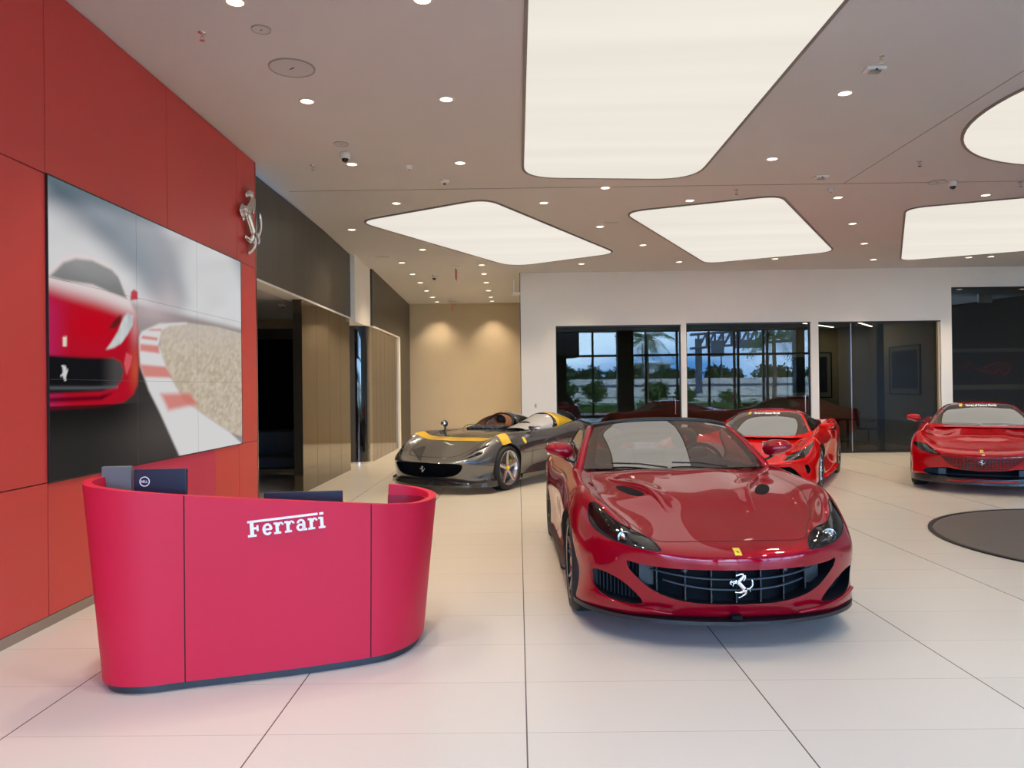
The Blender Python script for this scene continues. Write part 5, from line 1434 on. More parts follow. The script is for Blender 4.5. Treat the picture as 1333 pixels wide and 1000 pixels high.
# rear deck fairings behind the seats
t = MB(); t.box((-.60, 3.10, .80), (.60, 3.30, .97)); t.build('rear_bulkhead', M['leather_k'], K, bevel=.03)
for s_ in (1, -1):
    t = MB(); t.sphere((s_ * .36, 3.35, .93), .24, 20, 12, sc=(.9, 1.6, .62)); t.build('deck_fairing', M['paint_dark'], K, smooth=True)
mirror_pod(K, (.935, 2.02, 1.065), .125, .13, .072, M['paint_dark'], (.80, 1.98, .955))
mirror_pod(K, (-.935, 2.02, 1.065), .125, .13, .072, M['paint_dark'], (-.80, 1.98, .955))
for s_ in (1, -1):
    wheel(K, s_ * .945, .98, .343, .245, s_, 'yfive', 'rim_grey', 'caliper_y'); wheel(K, s_ * .955, 3.65, .350, .285, s_, 'yfive', 'rim_grey', 'caliper_y')
    t = MB(); pts = smooth_open([(s_ * .945, 1.36, .21), (s_ * .935, 2.0, .19), (s_ * .935, 2.7, .19), (s_ * .955, 3.25, .21)], 5); t.tube(pts, .03, 8, flat=.6); t.build('sill_skirt', M['black_trim'], K, smooth=True)
    t = MB()
    for yy in (3.9,): t.lathe([(.05, 4.42), (.055, 4.56), (.046, 4.56), (.04, 4.42)], (s_ * .55, 0, .30), 'y', 24); t.lathe([(.05, 4.42), (.055, 4.56), (.046, 4.56), (.04, 4.42)], (s_ * .42, 0, .30), 'y', 24)
    t.build('exhaust_pair', M['chrome'], K, smooth=True)
    t = MB(); h, nn = MK.proj(4.45, .80, 'right' if s_ > 0 else 'left'); t.lathe([(0, .06), (.05, .055), (.062, .03), (.062, 0)], (s_ * .62, 4.44, .79), 'y', 28); t.build('tail_lamp', M['red_plastic'], K, smooth=True)
def simple_cabin(parent, rows, paint, level=4, crease=None):
    cg = shell_cage(rows, crease); me = subdivided(cg, level)
    m_ = Master(me); me.materials.append(paint); me.polygons.foreach_set('use_smooth', [True] * len(me.polygons))
    o = bpy.data.objects.new('roof', me); link(o, parent); me.name = 'roof'
    return o, m_

def slats(parent, name, pts, r, mat):
    t = MB(); t.tube(pts, r, 6); return t.build(name, mat, parent, smooth=True)

# ------------------------------------------------------------------ red coupe at the right edge
pose_r = (6.573, 10.97, -.53)
K = car('coupe_car', pose_r, 'red coupe at the right edge, with body-coloured lattice grille and slim headlamps')
front = [
    S(0, .12, .60, 0, .0, .50, 0, .03, .34, 0, .05, .25, 0, .20, .16),
    S(.25, .13, .60, .25, .02, .50, .25, .05, .34, .25, .07, .25, .25, .22, .16),
    S(.48, .17, .615, .50, .09, .51, .50, .12, .34, .50, .14, .25, .50, .28, .16),
    S(.64, .27, .655, .72, .22, .53, .72, .25, .35, .74, .26, .25, .70, .36, .16),
    S(.76, .46, .72, .87, .44, .56, .87, .44, .37, .88, .45, .24, .84, .52, .16)]
side = [
    S(.83, .72, .80, .94, .70, .60, .935, .68, .38, .935, .66, .22, .89, .68, .15),
    S(.85, .98, .845, .968, .98, .64, .95, .98, .40, .945, .98, .22, .91, .98, .15),
    S(.84, 1.38, .865, .960, 1.38, .66, .95, 1.38, .40, .94, 1.38, .20, .91, 1.38, .15),
    S(.83, 1.75, .90, .945, 1.75, .68, .925, 1.75, .42, .93, 1.75, .20, .90, 1.75, .15),
    S(.83, 2.35, .92, .935, 2.35, .70, .90, 2.35, .42, .925, 2.35, .20, .90, 2.35, .15),
    S(.84, 2.95, .94, .955, 2.95, .73, .915, 2.95, .44, .935, 2.95, .20, .90, 2.95, .15),
    S(.85, 3.32, .96, .978, 3.32, .75, .96, 3.32, .46, .955, 3.32, .20, .90, 3.32, .15),
    S(.83, 3.65, .96, .985, 3.65, .77, .965, 3.65, .48, .96, 3.65, .22, .90, 3.65, .17),
    S(.76, 4.10, .93, .945, 4.10, .76, .93, 4.10, .50, .91, 4.10, .26, .86, 4.10, .22)]
rear = [
    S(.66, 4.42, .90, .82, 4.38, .74, .80, 4.38, .50, .78, 4.35, .30, .72, 4.25, .26),
    S(.53, 4.52, .90, .60, 4.54, .73, .60, 4.53, .50, .58, 4.48, .30, .55, 4.35, .26),
    S(.37, 4.57, .905, .40, 4.61, .73, .40, 4.60, .50, .40, 4.55, .30, .38, 4.40, .26),
    S(.18, 4.60, .91, .20, 4.65, .73, .20, 4.64, .50, .20, 4.58, .30, .19, 4.44, .26),
    S(0, 4.61, .91, 0, 4.66, .73, 0, 4.65, .50, 0, 4.59, .30, 0, 4.45, .26)]
top = [(.695, .70, .71, .735, -.08, HF), (.77, .775, .765, .80, -.05, HF), (.845, .85, .82, .835, .02, HF), (.90, .90, .875, .885, -.02, HF),
       (.93, .93, .92, .92, 0, HF), (.95, .95, .94, .94, 0, HF), (.96, .96, .955, .955, 0, HF), (.95, .95, .95, .955, 0, HF), (.925, .925, .925, .93, 0, HF)]
bme = subdivided(body_cage(front, side, rear, top, .15), 3); MR = Master(bme)
low = smooth_closed([(-.70, .335), (-.45, .365), (-.30, .345), (0, .325), (.30, .345), (.45, .365), (.70, .335), (.74, .275), (.55, .235), (0, .225), (-.55, .235), (-.74, .275)], 4)
lm = MB(); lm.prism(low, -.5, .42, 'y')
hlR = smooth_closed([(.90, .69), (.81, .702), (.717, .69), (.66, .657), (.60, .612), (.515, .556), (.55, .538), (.64, .554), (.753, .584), (.865, .64)], 3)
body = cut_body('body', bme, MR, [(lm, 1), (pocket(MR, hlR, 'front', .04), 1), (pocket(MR, mir(hlR), 'front', .04), 1), (arch_cut(.98, .37), 1), (arch_cut(3.65, .38), 1)], [M['paint_rosso'], M['black_matte']], K)
for s_, pl_ in ((1, hlR), (-1, mir(hlR))):
    b_ = patch('headlight', MR, pl_, 'front', -.035, .002, M['black_trim'], K, step=.04)
    t = MB(); surf_line(t, MR, [(s_ * .87, .675), (s_ * .76, .645), (s_ * .64, .585), (s_ * .56, .54)], 'front', .035, -.015); t.build('light_bar', M['chrome'], b_, smooth=True)
    patch('lens', MR, pl_, 'front', -.001, .003, M['lens'], b_, step=.05)
# body-coloured lattice grille
gp_ = smooth_closed([(-.50, .548), (-.25, .552), (0, .553), (.25, .552), (.50, .548), (.44, .45), (.30, .365), (.12, .335), (-.12, .335), (-.30, .365), (-.44, .45)], 4)
gb = patch('grille', MR, gp_, 'front', .001, .002, M['black_matte'], K, step=.04)
t = MB()
def in_poly(x, y, poly):
    return sd_poly((x, y), poly) < 0
for k in range(-11, 12):
    x = k * .044; zs = [z for z in [.33 + .004 * j for j in range(58)] if in_poly(x, z, gp_)]
    if len(zs) > 3: surf_line(t, MR, [(x, zs[0]), (x, (zs[0] + zs[-1]) / 2), (x, zs[-1])], 'front', .007, .010)
for k in range(7):
    z = .350 + k * .032; xs_ = [x for x in [-.52 + .01 * j for j in range(105)] if in_poly(x, z, gp_)]
    if len(xs_) > 3: surf_line(t, MR, [(xs_[0], z), (xs_[0] / 2, z), (0, z), (xs_[-1] / 2, z), (xs_[-1], z)], 'front', .006, .010)
t.build('grille_lattice', M['paint_rosso'], gb)
t = MB(); surf_line(t, MR, gp_ + [gp_[0]], 'front', .007, .0012, smooth=False); t.build('grille_seam', M['seam'], K)
horse_part(K, 0, -.012, .455, .085, name='horse_emblem')
shield(K, MR, 0, .605, 'front', .042, .030)
t = MB(); t.box((-.50, .38, .245), (.50, .42, .335)); lg = t.build('lower_intake', M['grille'], K)
for x in (-.50, .50): t = MB(); t.box((x - .05, .20, .255), (x + .05, .24, .34)); t.build('duct_plate', M['slat'], lg)
for s_ in (1, -1):   # dark front splitter with red centre strip
    pass
spl = smooth_open([(0, .0), (.25, .02), (.48, .09), (.70, .21), (.86, .42), (.935, .62)], 5); full = [(-x, y) for x, y in spl[::-1]] + spl[1:]; vs = []; t = MB()
for x, y in full:
    k = (abs(x) / .93) ** 2; vs += [(x, y, .135), (x, y, .215 + .055 * k), (x * .95, y + .10, .225 + .06 * k), (x * .95, y + .10, .135)]
t.add(vs, [(4 * i + k, 4 * i + (k + 1) % 4, 4 * i + 4 + (k + 1) % 4, 4 * i + 4 + k) for i in range(len(full) - 1) for k in range(4)]); t.build('splitter', M['carbon'], K, smooth=True, auto=.6)
t = MB(); t.tube([(x, .0 + .09 * (x / .48) ** 2 - .012, .185) for x in [-.44 + .88 * k / 12 for k in range(13)]], .013, 8); t.build('splitter_strip', M['paint_rosso'], K, smooth=True)
# cabin
rows = [
    [(0, 1.50, .885), (.25, 1.52, .885), (.50, 1.58, .88), (.70, 1.70, .87), (.80, 1.82, .86), (.84, 1.86, .84)],
    [(0, 1.72, .97), (.24, 1.74, .97), (.48, 1.79, .965), (.665, 1.87, .955), (.765, 1.95, .90), (.83, 1.98, .85)],
    [(0, 2.05, 1.115), (.22, 2.06, 1.112), (.43, 2.10, 1.10), (.60, 2.15, 1.075), (.715, 2.22, .98), (.815, 2.25, .86)],
    [(0, 2.38, 1.225), (.20, 2.39, 1.222), (.39, 2.41, 1.208), (.54, 2.44, 1.175), (.67, 2.50, 1.04), (.80, 2.52, .88)],
    [(0, 2.62, 1.262), (.20, 2.62, 1.258), (.37, 2.63, 1.243), (.51, 2.65, 1.205), (.65, 2.70, 1.06), (.80, 2.72, .89)],
    [(0, 3.00, 1.265), (.20, 3.0, 1.26), (.36, 3.0, 1.243), (.50, 3.0, 1.20), (.64, 3.02, 1.06), (.80, 3.02, .90)],
    [(0, 3.45, 1.205), (.18, 3.45, 1.20), (.33, 3.45, 1.18), (.46, 3.45, 1.14), (.60, 3.45, 1.03), (.78, 3.42, .91)],
    [(0, 3.95, 1.06), (.16, 3.95, 1.055), (.30, 3.95, 1.04), (.42, 3.95, 1.01), (.54, 3.92, .96), (.70, 3.88, .91)],
    [(0, 4.35, .93), (.15, 4.35, .93), (.28, 4.34, .925), (.40, 4.32, .92), (.50, 4.28, .915), (.62, 4.22, .90)]]
roof, CR = simple_cabin(K, rows, M['paint_rosso'], 3)
wsp = smooth_closed([(-.70, .930), (-.45, .915), (0, .905), (.45, .915), (.70, .930), (.69, 1.0), (.60, 1.12), (.53, 1.19), (.46, 1.222), (.25, 1.238), (0, 1.242), (-.25, 1.238), (-.46, 1.222), (-.53, 1.19), (-.60, 1.12), (-.69, 1.0)], 4)
wg = patch('windscreen', CR, wsp, 'front', .003, .003, M['dark_glass'], K, step=.04)
for s_ in (1, -1):
    v = 'right' if s_ > 0 else 'left'
    patch('side_window', CR, smooth_closed([(2.02, .965), (2.25, 1.06), (2.55, 1.165), (2.85, 1.19), (3.15, 1.165), (3.45, 1.08), (3.5, .99), (3.0, .955), (2.4, .945)], 3), v, .003, .003, M['dark_glass'], K, step=.06)
banner(K, CR, .02, 1.196, .032)
t = MB()
for (a_, b_) in ((-.55, .0), (.02, .5)):
    surf_line(t, CR, [(a_, .925), ((a_ + b_) / 2, .93), (b_, .918)], 'front', .016, .012)
t.build('wiper', M['black_trim'], K)
for s_ in (1, -1):
    mirror_pod(K, (s_ * .965, 1.95, 1.02), .115, .12, .065, M['paint_rosso'], (s_ * .80, 1.95, .93))
    wheel(K, s_ * .945, .98, .343, .245, s_, 'ten', 'rim_grey', 'caliper_y'); wheel(K, s_ * .975, 3.65, .350, .285, s_, 'ten', 'rim_grey', 'caliper_y')
    t = MB(); t.tube([(s_ * .945, 1.36, .20), (s_ * .935, 2.0, .18), (s_ * .935, 2.7, .18), (s_ * .955, 3.25, .20)], .035, 8, flat=.6); t.build('sill_skirt', M['carbon'], K, smooth=True)
t = MB(); hpl = [(-.60, 1.62), (-.50, .50), (-.30, .24), (0, .22), (.30, .24), (.50, .50), (.60, 1.62)]
surf_line(t, MR, [(-.72, 1.5), (-.69, 1.0), (-.62, .60), (-.46, .30), (0, .24), (.46, .30), (.62, .60), (.69, 1.0), (.72, 1.5)], 'top', .008); t.build('panel_gap', M['seam'], K)
for s_ in (1, -1):
    t = MB(); surf_line(t, MR, [(s_ * .16, 1.05), (s_ * .20, 1.22), (s_ * .15, 1.40)], 'top', .05, .006); t.build('bonnet_ridge', M['paint_rosso'], K, smooth=True)
    v = 'right' if s_ > 0 else 'left'
    patch('door', MR, [(1.80, .84), (1.76, .60), (1.78, .35), (1.85, .26), (2.90, .26), (3.0, .45), (3.08, .70), (3.05, .86)], v, .0015, .002, M['paint_rosso'], K, step=.06)

# ------------------------------------------------------------------ bright red mid-engined berlinetta in the middle
pose_f = (3.179, 11.007, -.475)
K = car('coupe_car', pose_f, 'bright red mid-engined coupe behind the dark red car, nose turned left')
front = [
    S(0, .05, .50, 0, .0, .44, 0, .02, .33, 0, .02, .22, 0, .12, .13),
    S(.25, .06, .50, .25, .015, .44, .25, .04, .33, .25, .04, .22, .25, .14, .13),
    S(.50, .10, .515, .50, .06, .45, .50, .09, .33, .52, .09, .22, .50, .20, .13),
    S(.70, .24, .58, .74, .17, .48, .74, .20, .34, .76, .20, .22, .72, .30, .13),
    S(.82, .52, .69, .90, .42, .53, .90, .42, .36, .91, .42, .22, .87, .50, .13)]
side = [
    S(.865, .80, .775, .95, .74, .57, .945, .72, .38, .945, .70, .22, .90, .72, .13),
    S(.87, 1.13, .81, .975, 1.13, .62, .955, 1.13, .40, .95, 1.13, .22, .91, 1.13, .13),
    S(.85, 1.50, .80, .965, 1.50, .62, .94, 1.50, .40, .94, 1.50, .20, .91, 1.50, .13),
    S(.83, 1.80, .82, .93, 1.80, .62, .89, 1.80, .42, .93, 1.80, .20, .90, 1.80, .13),
    S(.83, 2.30, .86, .91, 2.30, .66, .86, 2.30, .42, .93, 2.30, .20, .90, 2.30, .13),
    S(.85, 2.85, .92, .935, 2.85, .72, .89, 2.85, .44, .94, 2.85, .20, .90, 2.85, .13),
    S(.89, 3.30, .965, .985, 3.30, .76, .965, 3.30, .46, .96, 3.30, .20, .90, 3.30, .13),
    S(.89, 3.78, .975, .990, 3.78, .78, .975, 3.78, .48, .965, 3.78, .22, .90, 3.78, .15),
    S(.82, 4.20, .94, .95, 4.20, .78, .94, 4.20, .50, .92, 4.20, .26, .86, 4.20, .2)]
rear = [
    S(.74, 4.42, .90, .84, 4.40, .76, .84, 4.40, .50, .82, 4.38, .30, .75, 4.3, .22),
    S(.56, 4.50, .90, .62, 4.52, .76, .62, 4.51, .50, .60, 4.48, .30, .55, 4.38, .22),
    S(.38, 4.54, .91, .42, 4.57, .76, .42, 4.56, .50, .42, 4.53, .30, .38, 4.42, .22),
    S(.19, 4.56, .915, .21, 4.60, .76, .21, 4.59, .50, .21, 4.56, .30, .19, 4.44, .22),
    S(0, 4.57, .92, 0, 4.61, .76, 0, 4.60, .50, 0, 4.57, .30, 0, 4.45, .22)]
top = [(.605, .615, .62, .715, -.15, HF), (.69, .695, .69, .775, -.08, HF), (.765, .77, .755, .785, .0, HF), (.82, .82, .81, .815, -.02, HF),
       (.88, .88, .87, .86, 0, HF), (.95, .95, .93, .92, 0, HF), (1.0, 1.0, .97, .96, 0, HF), (.98, .98, .97, .97, 0, HF), (.93, .93, .93, .935, 0, HF)]
bme = subdivided(body_cage(front, side, rear, top, .13), 3); MF = Master(bme)
# nose openings: wide central duct dipping to the outside, small corner slots
cen = smooth_closed([(-.62, .45), (-.35, .425), (0, .42), (.35, .425), (.62, .45), (.76, .34), (.78, .25), (.50, .22), (0, .215), (-.50, .22), (-.78, .25), (-.76, .34)], 4)
cen = [(-.64, .445), (-.33, .43), (0, .425), (.33, .43), (.64, .445), (.70, .40), (.78, .30), (.74, .25), (.50, .225), (0, .22), (-.50, .225), (-.74, .25), (-.78, .30), (-.70, .40)]
cm_ = MB(); cm_.prism(cen, -.5, .34, 'y')
slot = [(.815, .465), (.855, .47), (.885, .40), (.875, .345), (.845, .335)]
hF = [(.568, .522), (.562, .570), (.66, .618), (.769, .671), (.84, .722), (.888, .765), (.880, .70), (.85, .615), (.812, .566), (.70, .535)]
body = cut_body('body', bme, MF, [(cm_, 1), (pocket(MF, slot, 'front', .08), 1), (pocket(MF, mir(slot), 'front', .08), 1), (pocket(MF, hF, 'front', .04), 1), (pocket(MF, mir(hF), 'front', .04), 1), (arch_cut(1.13, .365), 1), (arch_cut(3.78, .38), 1)], [M['paint_red'], M['black_matte']], K)
t = MB(); t.box((-.72, .30, .22), (.72, .33, .44)); gF = t.build('front_intake', M['grille'], K)
t = MB(); pts = [(x, .02 + .22 * (abs(x) / .7) ** 2.2, .335) for x in [-.62 + 1.24 * k / 20 for k in range(21)]]; t.tube(pts, .012, 8); t.build('intake_blade', M['black_trim'], gF, smooth=True)
for s_ in (1, -1):
    t = MB(); t.add([(s_ * .40, .02, .43), (s_ * .46, .03, .43), (s_ * .50, .08, .22), (s_ * .44, .07, .22), (s_ * .40, .20, .43), (s_ * .46, .20, .43), (s_ * .50, .24, .22), (s_ * .44, .24, .22)], [(0, 1, 2, 3), (4, 7, 6, 5), (0, 4, 5, 1), (1, 5, 6, 2), (2, 6, 7, 3), (3, 7, 4, 0)]); t.build('intake_strut', M['paint_red'], gF)
for s_, pl_ in ((1, hF), (-1, mir(hF))):
    b_ = patch('headlight', MF, pl_, 'front', -.035, .002, M['black_trim'], K, step=.04)
    for (x, z) in ((.80, .635), (.74, .60), (.67, .570)):
        h, n_ = MF.proj(s_ * x, z, 'front'); t = MB(); t.sphere(h - n_ * .02, .020, 12, 8, sc=(1, .6, 1)); t.build('projector', M['chrome'], b_, smooth=True)
    patch('lens', MF, pl_, 'front', -.001, .003, M['lens'], b_, step=.05)
horse_part(K, 0, -.008, .46, .08, name='horse_emblem')
spl = smooth_open([(0, -.02), (.25, 0), (.5, .05), (.74, .16), (.88, .36), (.93, .60)], 5); full = [(-x, y) for x, y in spl[::-1]] + spl[1:]; vs = []; t = MB()
for x, y in full: vs += [(x, y, .10), (x, y, .135), (x * .95, y + .10, .145), (x * .95, y + .10, .10)]
t.add(vs, [(4 * i + k, 4 * i + (k + 1) % 4, 4 * i + 4 + (k + 1) % 4, 4 * i + 4 + k) for i in range(len(full) - 1) for k in range(4)]); t.build('splitter', M['carbon'], K, smooth=True, auto=.6)
rows = [
    [(0, 1.28, .775), (.28, 1.30, .775), (.55, 1.38, .77), (.74, 1.52, .775), (.80, 1.66, .79), (.83, 1.75, .79)],
    [(0, 1.52, .875), (.26, 1.54, .875), (.52, 1.60, .865), (.69, 1.70, .85), (.76, 1.80, .83), (.82, 1.86, .80)],
    [(0, 1.88, 1.02), (.24, 1.89, 1.018), (.46, 1.94, 1.00), (.615, 2.00, .97), (.71, 2.08, .89), (.81, 2.12, .82)],
    [(0, 2.20, 1.13), (.21, 2.21, 1.128), (.41, 2.24, 1.11), (.555, 2.28, 1.07), (.665, 2.34, .96), (.81, 2.38, .84)],
    [(0, 2.48, 1.178), (.20, 2.48, 1.174), (.38, 2.50, 1.155), (.52, 2.52, 1.115), (.64, 2.56, .99), (.81, 2.60, .87)],
    [(0, 2.85, 1.185), (.19, 2.85, 1.18), (.36, 2.85, 1.16), (.50, 2.86, 1.11), (.63, 2.88, 1.01), (.82, 2.88, .90)],
    [(0, 3.25, 1.14), (.17, 3.25, 1.135), (.32, 3.25, 1.115), (.44, 3.25, 1.07), (.60, 3.25, 1.0), (.82, 3.25, .93)],
    [(0, 3.75, 1.03), (.15, 3.75, 1.028), (.28, 3.75, 1.015), (.40, 3.75, .995), (.56, 3.75, .97), (.78, 3.72, .94)],
    [(0, 4.25, .92), (.15, 4.25, .92), (.28, 4.24, .92), (.40, 4.22, .92), (.54, 4.20, .92), (.70, 4.15, .92)]]
roof, CF = simple_cabin(K, rows, M['paint_red'], 3)
wsp = smooth_closed([(-.69, .835), (-.45, .80), (0, .79), (.45, .80), (.69, .835), (.655, .92), (.57, 1.03), (.51, 1.10), (.43, 1.135), (.22, 1.152), (0, 1.156), (-.22, 1.152), (-.43, 1.135), (-.51, 1.10), (-.57, 1.03), (-.655, .92)], 4)
wg = patch('windscreen', CF, wsp, 'front', .003, .003, M['dark_glass'], K, step=.04)
for s_ in (1, -1):
    v = 'right' if s_ > 0 else 'left'
    patch('side_window', CF, smooth_closed([(1.90, .86), (2.15, .98), (2.40, 1.07), (2.65, 1.10), (2.90, 1.085), (3.05, 1.02), (3.02, .95), (2.7, .915), (2.3, .88)], 3), v, .003, .003, M['dark_glass'], K, step=.06)
    patch('pillar_cover', CF, [(2.98, 1.10), (3.35, 1.06), (3.55, 1.0), (3.15, 1.0)], v, .003, .003, M['black_trim'], K, step=.06)
    # intake scoop on the rear haunch
    h, n_ = MF.proj(3.10, .80, v)
    t = MB(); t.add([(s_ * .93, 2.90, .86), (s_ * .99, 3.02, .80), (s_ * .99, 3.02, .90), (s_ * .86, 2.95, .97), (s_ * .90, 3.5, .84), (s_ * .98, 3.5, .80), (s_ * .98, 3.5, .92), (s_ * .86, 3.5, .975)], [(4, 5, 1, 0), (5, 6, 2, 1), (6, 7, 3, 2), (7, 4, 0, 3), (7, 6, 5, 4)]); sc_ = t.build('side_scoop', M['paint_red'], K, smooth=True, auto=.5, bevel=.01)
    t = MB(); t.add([(s_ * .935, 2.93, .865), (s_ * .982, 3.03, .815), (s_ * .982, 3.03, .89), (s_ * .875, 2.97, .952)], [(0, 1, 2, 3)]); t.build('scoop_mouth', M['black_matte'], sc_)
    t = MB(); surf_line(t, MF, [(1.62, .78), (1.60, .6), (1.66, .32), (1.8, .22)], v, .006); surf_line(t, MF, [(2.98, .90), (2.95, .7), (2.75, .42), (2.6, .22)], v, .006); t.build('panel_gap', M['seam'], K)
    patch('door', MF, [(1.66, .76), (1.64, .60), (1.70, .34), (1.82, .24), (2.60, .24), (2.74, .44), (2.93, .70), (2.95, .86)], v, .0015, .002, M['paint_red'], K, step=.06)
    mirror_pod(K, (s_ * .955, 1.92, .935), .12, .11, .055, M['paint_red'], (s_ * .80, 1.95, .87))
    wheel(K, s_ * .955, 1.13, .340, .245, s_, 'ten', 'rim_silver', 'caliper_k'); wheel(K, s_ * .985, 3.78, .350, .305, s_, 'ten', 'rim_silver', 'caliper_k')
    t = MB(); t.tube([(s_ * .95, 1.50, .17), (s_ * .95, 2.2, .15), (s_ * .965, 3.0, .15), (s_ * .98, 3.36, .19)], .04, 8, flat=.5); t.build('sill_skirt', M['paint_red'], K, smooth=True)
banner(K, CF, .0, 1.108, .030)
t = MB(); surf_line(t, MF, [(-.72, 1.45), (-.66, 1.0), (-.56, .60), (-.40, .32), (0, .22), (.40, .32), (.56, .60), (.66, 1.0), (.72, 1.45)], 'top', .008); t.build('panel_gap', M['seam'], K)
for s_ in (1, -1):
    t = MB(); surf_line(t, MF, [(s_ * .52, .50), (s_ * .60, .75), (s_ * .62, 1.05), (s_ * .66, 1.3)], 'top', .05, .008); t.build('bonnet_ridge', M['paint_red'], K, smooth=True)
# ------------------------------------------------------------------ silver grey open speedster on the left
pose_m = (-1.481, 11.719, -.56)
K = car('speedster_car', pose_m, 'grey roofless speedster with a yellow band across its bonnet and two humps behind the seats')
front = [
    S(0, .06, .505, 0, .0, .44, 0, .04, .27, 0, .10, .20, 0, .20, .13),
    S(.25, .07, .505, .25, .02, .44, .25, .06, .27, .25, .12, .20, .25, .22, .13),
    S(.48, .12, .515, .50, .08, .445, .48, .11, .27, .50, .18, .20, .48, .28, .13),
    S(.68, .26, .57, .74, .22, .46, .72, .24, .29, .74, .28, .20, .70, .38, .13),
    S(.80, .50, .68, .90, .46, .50, .88, .46, .33, .89, .46, .20, .85, .54, .13)]
side = [
    S(.85, .76, .815, .955, .72, .56, .945, .70, .37, .94, .68, .20, .89, .70, .13),
    S(.86, 1.00, .868, .985, .98, .62, .965, .98, .40, .955, .98, .20, .91, .98, .13),
    S(.85, 1.40, .868, .975, 1.38, .64, .94, 1.38, .40, .94, 1.38, .18, .91, 1.38, .13),
    S(.84, 1.85, .86, .950, 1.80, .66, .90, 1.80, .40, .93, 1.80, .18, .90, 1.80, .13),
    S(.84, 2.30, .87, .945, 2.30, .68, .88, 2.30, .40, .93, 2.30, .18, .90, 2.30, .13),
    S(.86, 2.85, .91, .965, 2.85, .72, .90, 2.85, .42, .945, 2.85, .18, .90, 2.85, .13),
    S(.88, 3.30, .96, .990, 3.30, .76, .965, 3.30, .46, .96, 3.30, .20, .90, 3.30, .13),
    S(.86, 3.68, .97, .995, 3.68, .78, .975, 3.68, .48, .96, 3.68, .22, .90, 3.68, .15),
    S(.78, 4.10, .92, .95, 4.10, .76, .94, 4.10, .50, .92, 4.10, .26, .86, 4.10, .2)]
rear = [
    S(.70, 4.45, .84, .82, 4.42, .72, .82, 4.42, .50, .80, 4.38, .30, .75, 4.3, .22),
    S(.55, 4.56, .82, .62, 4.56, .70, .62, 4.55, .50, .60, 4.50, .30, .55, 4.4, .22),
    S(.38, 4.61, .815, .42, 4.62, .70, .42, 4.61, .50, .42, 4.56, .30, .38, 4.45, .22),
    S(.19, 4.63, .81, .21, 4.65, .70, .21, 4.64, .50, .21, 4.59, .30, .19, 4.48, .22),
    S(0, 4.64, .81, 0, 4.66, .70, 0, 4.65, .50, 0, 4.60, .30, 0, 4.49, .22)]
top = [(.715, .72, .725, .775, -.10, HF), (.79, .795, .785, .83, -.04, HF), (.845, .85, .84, .858, .0, HF), (.872, .872, .868, .868, 0, HF),
       (.885, .885, .885, .885, 0, HF), (.89, .90, .90, .90, 0, HF), (.92, .92, .93, .955, 0, HF), (.92, .92, .93, .965, 0, HF), (.88, .88, .89, .91, 0, HF)]
bme = subdivided(body_cage(front, side, rear, top, .13), 3); MM = Master(bme)
gM = smooth_closed([(-.61, .462), (-.40, .475), (0, .478), (.40, .475), (.61, .462), (.645, .425), (.60, .34), (.48, .275), (.25, .245), (0, .238), (-.25, .245), (-.48, .275), (-.60, .34), (-.645, .425)], 4)
gm = MB(); gm.prism(gM, -.5, .30, 'y')
h1 = smooth_closed([(.565, .510), (.60, .600), (.70, .680), (.80, .740), (.765, .675), (.68, .600), (.60, .545)], 3)
h1 = [(.60, .540), (.64, .585), (.70, .648), (.825, .737), (.838, .705), (.76, .650), (.69, .597)]
h2 = [(.635, .530), (.70, .575), (.775, .630), (.825, .628), (.812, .592), (.72, .545)]
# cockpit wells: driver (+x) and passenger (-x)
ckM = MB()
for s_ in (1, -1):
    pl_ = smooth_closed([(s_ * .16, 2.05), (s_ * .40, 1.92), (s_ * .66, 2.05), (s_ * .70, 2.5), (s_ * .66, 2.95), (s_ * .40, 3.0), (s_ * .17, 2.95), (s_ * .13, 2.5)], 4)
    ckM.prism(pl_ if s_ > 0 else pl_, .35, 1.3, 'z')
body = cut_body('body', bme, MM, [(gm, 1), (pocket(MM, h1, 'front', .03), 1), (pocket(MM, h2, 'front', .03), 1), (pocket(MM, mir(h1), 'front', .03), 1), (pocket(MM, mir(h2), 'front', .03), 1), (arch_cut(.96, .385), 1), (arch_cut(3.68, .39), 1), (ckM, 2)], [M['paint_grey'], M['black_matte'], M['leather_k']], K)
t = MB(); t.box((-.60, .26, .24), (.60, .28, .48)); gF = t.build('grille', M['grille'], K)
horse_part(K, 0, .0, .375, .10, name='horse_emblem')
for s_ in (1, -1):
    for h_ in (h1, h2):
        pl_ = h_ if s_ > 0 else mir(h_)
        b_ = patch('headlight', MM, pl_, 'front', -.026, .002, M['black_trim'], K, step=.04)
        cx = sum(p[0] for p in pl_) / len(pl_); cz_ = sum(p[1] for p in pl_) / len(pl_); h, n_ = MM.proj(cx, cz_, 'front'); t = MB(); t.sphere(h - n_ * .016, .018, 12, 8); t.build('projector', M['chrome'], b_, smooth=True)
        patch('lens', MM, pl_, 'front', -.001, .003, M['lens'], b_, step=.05)
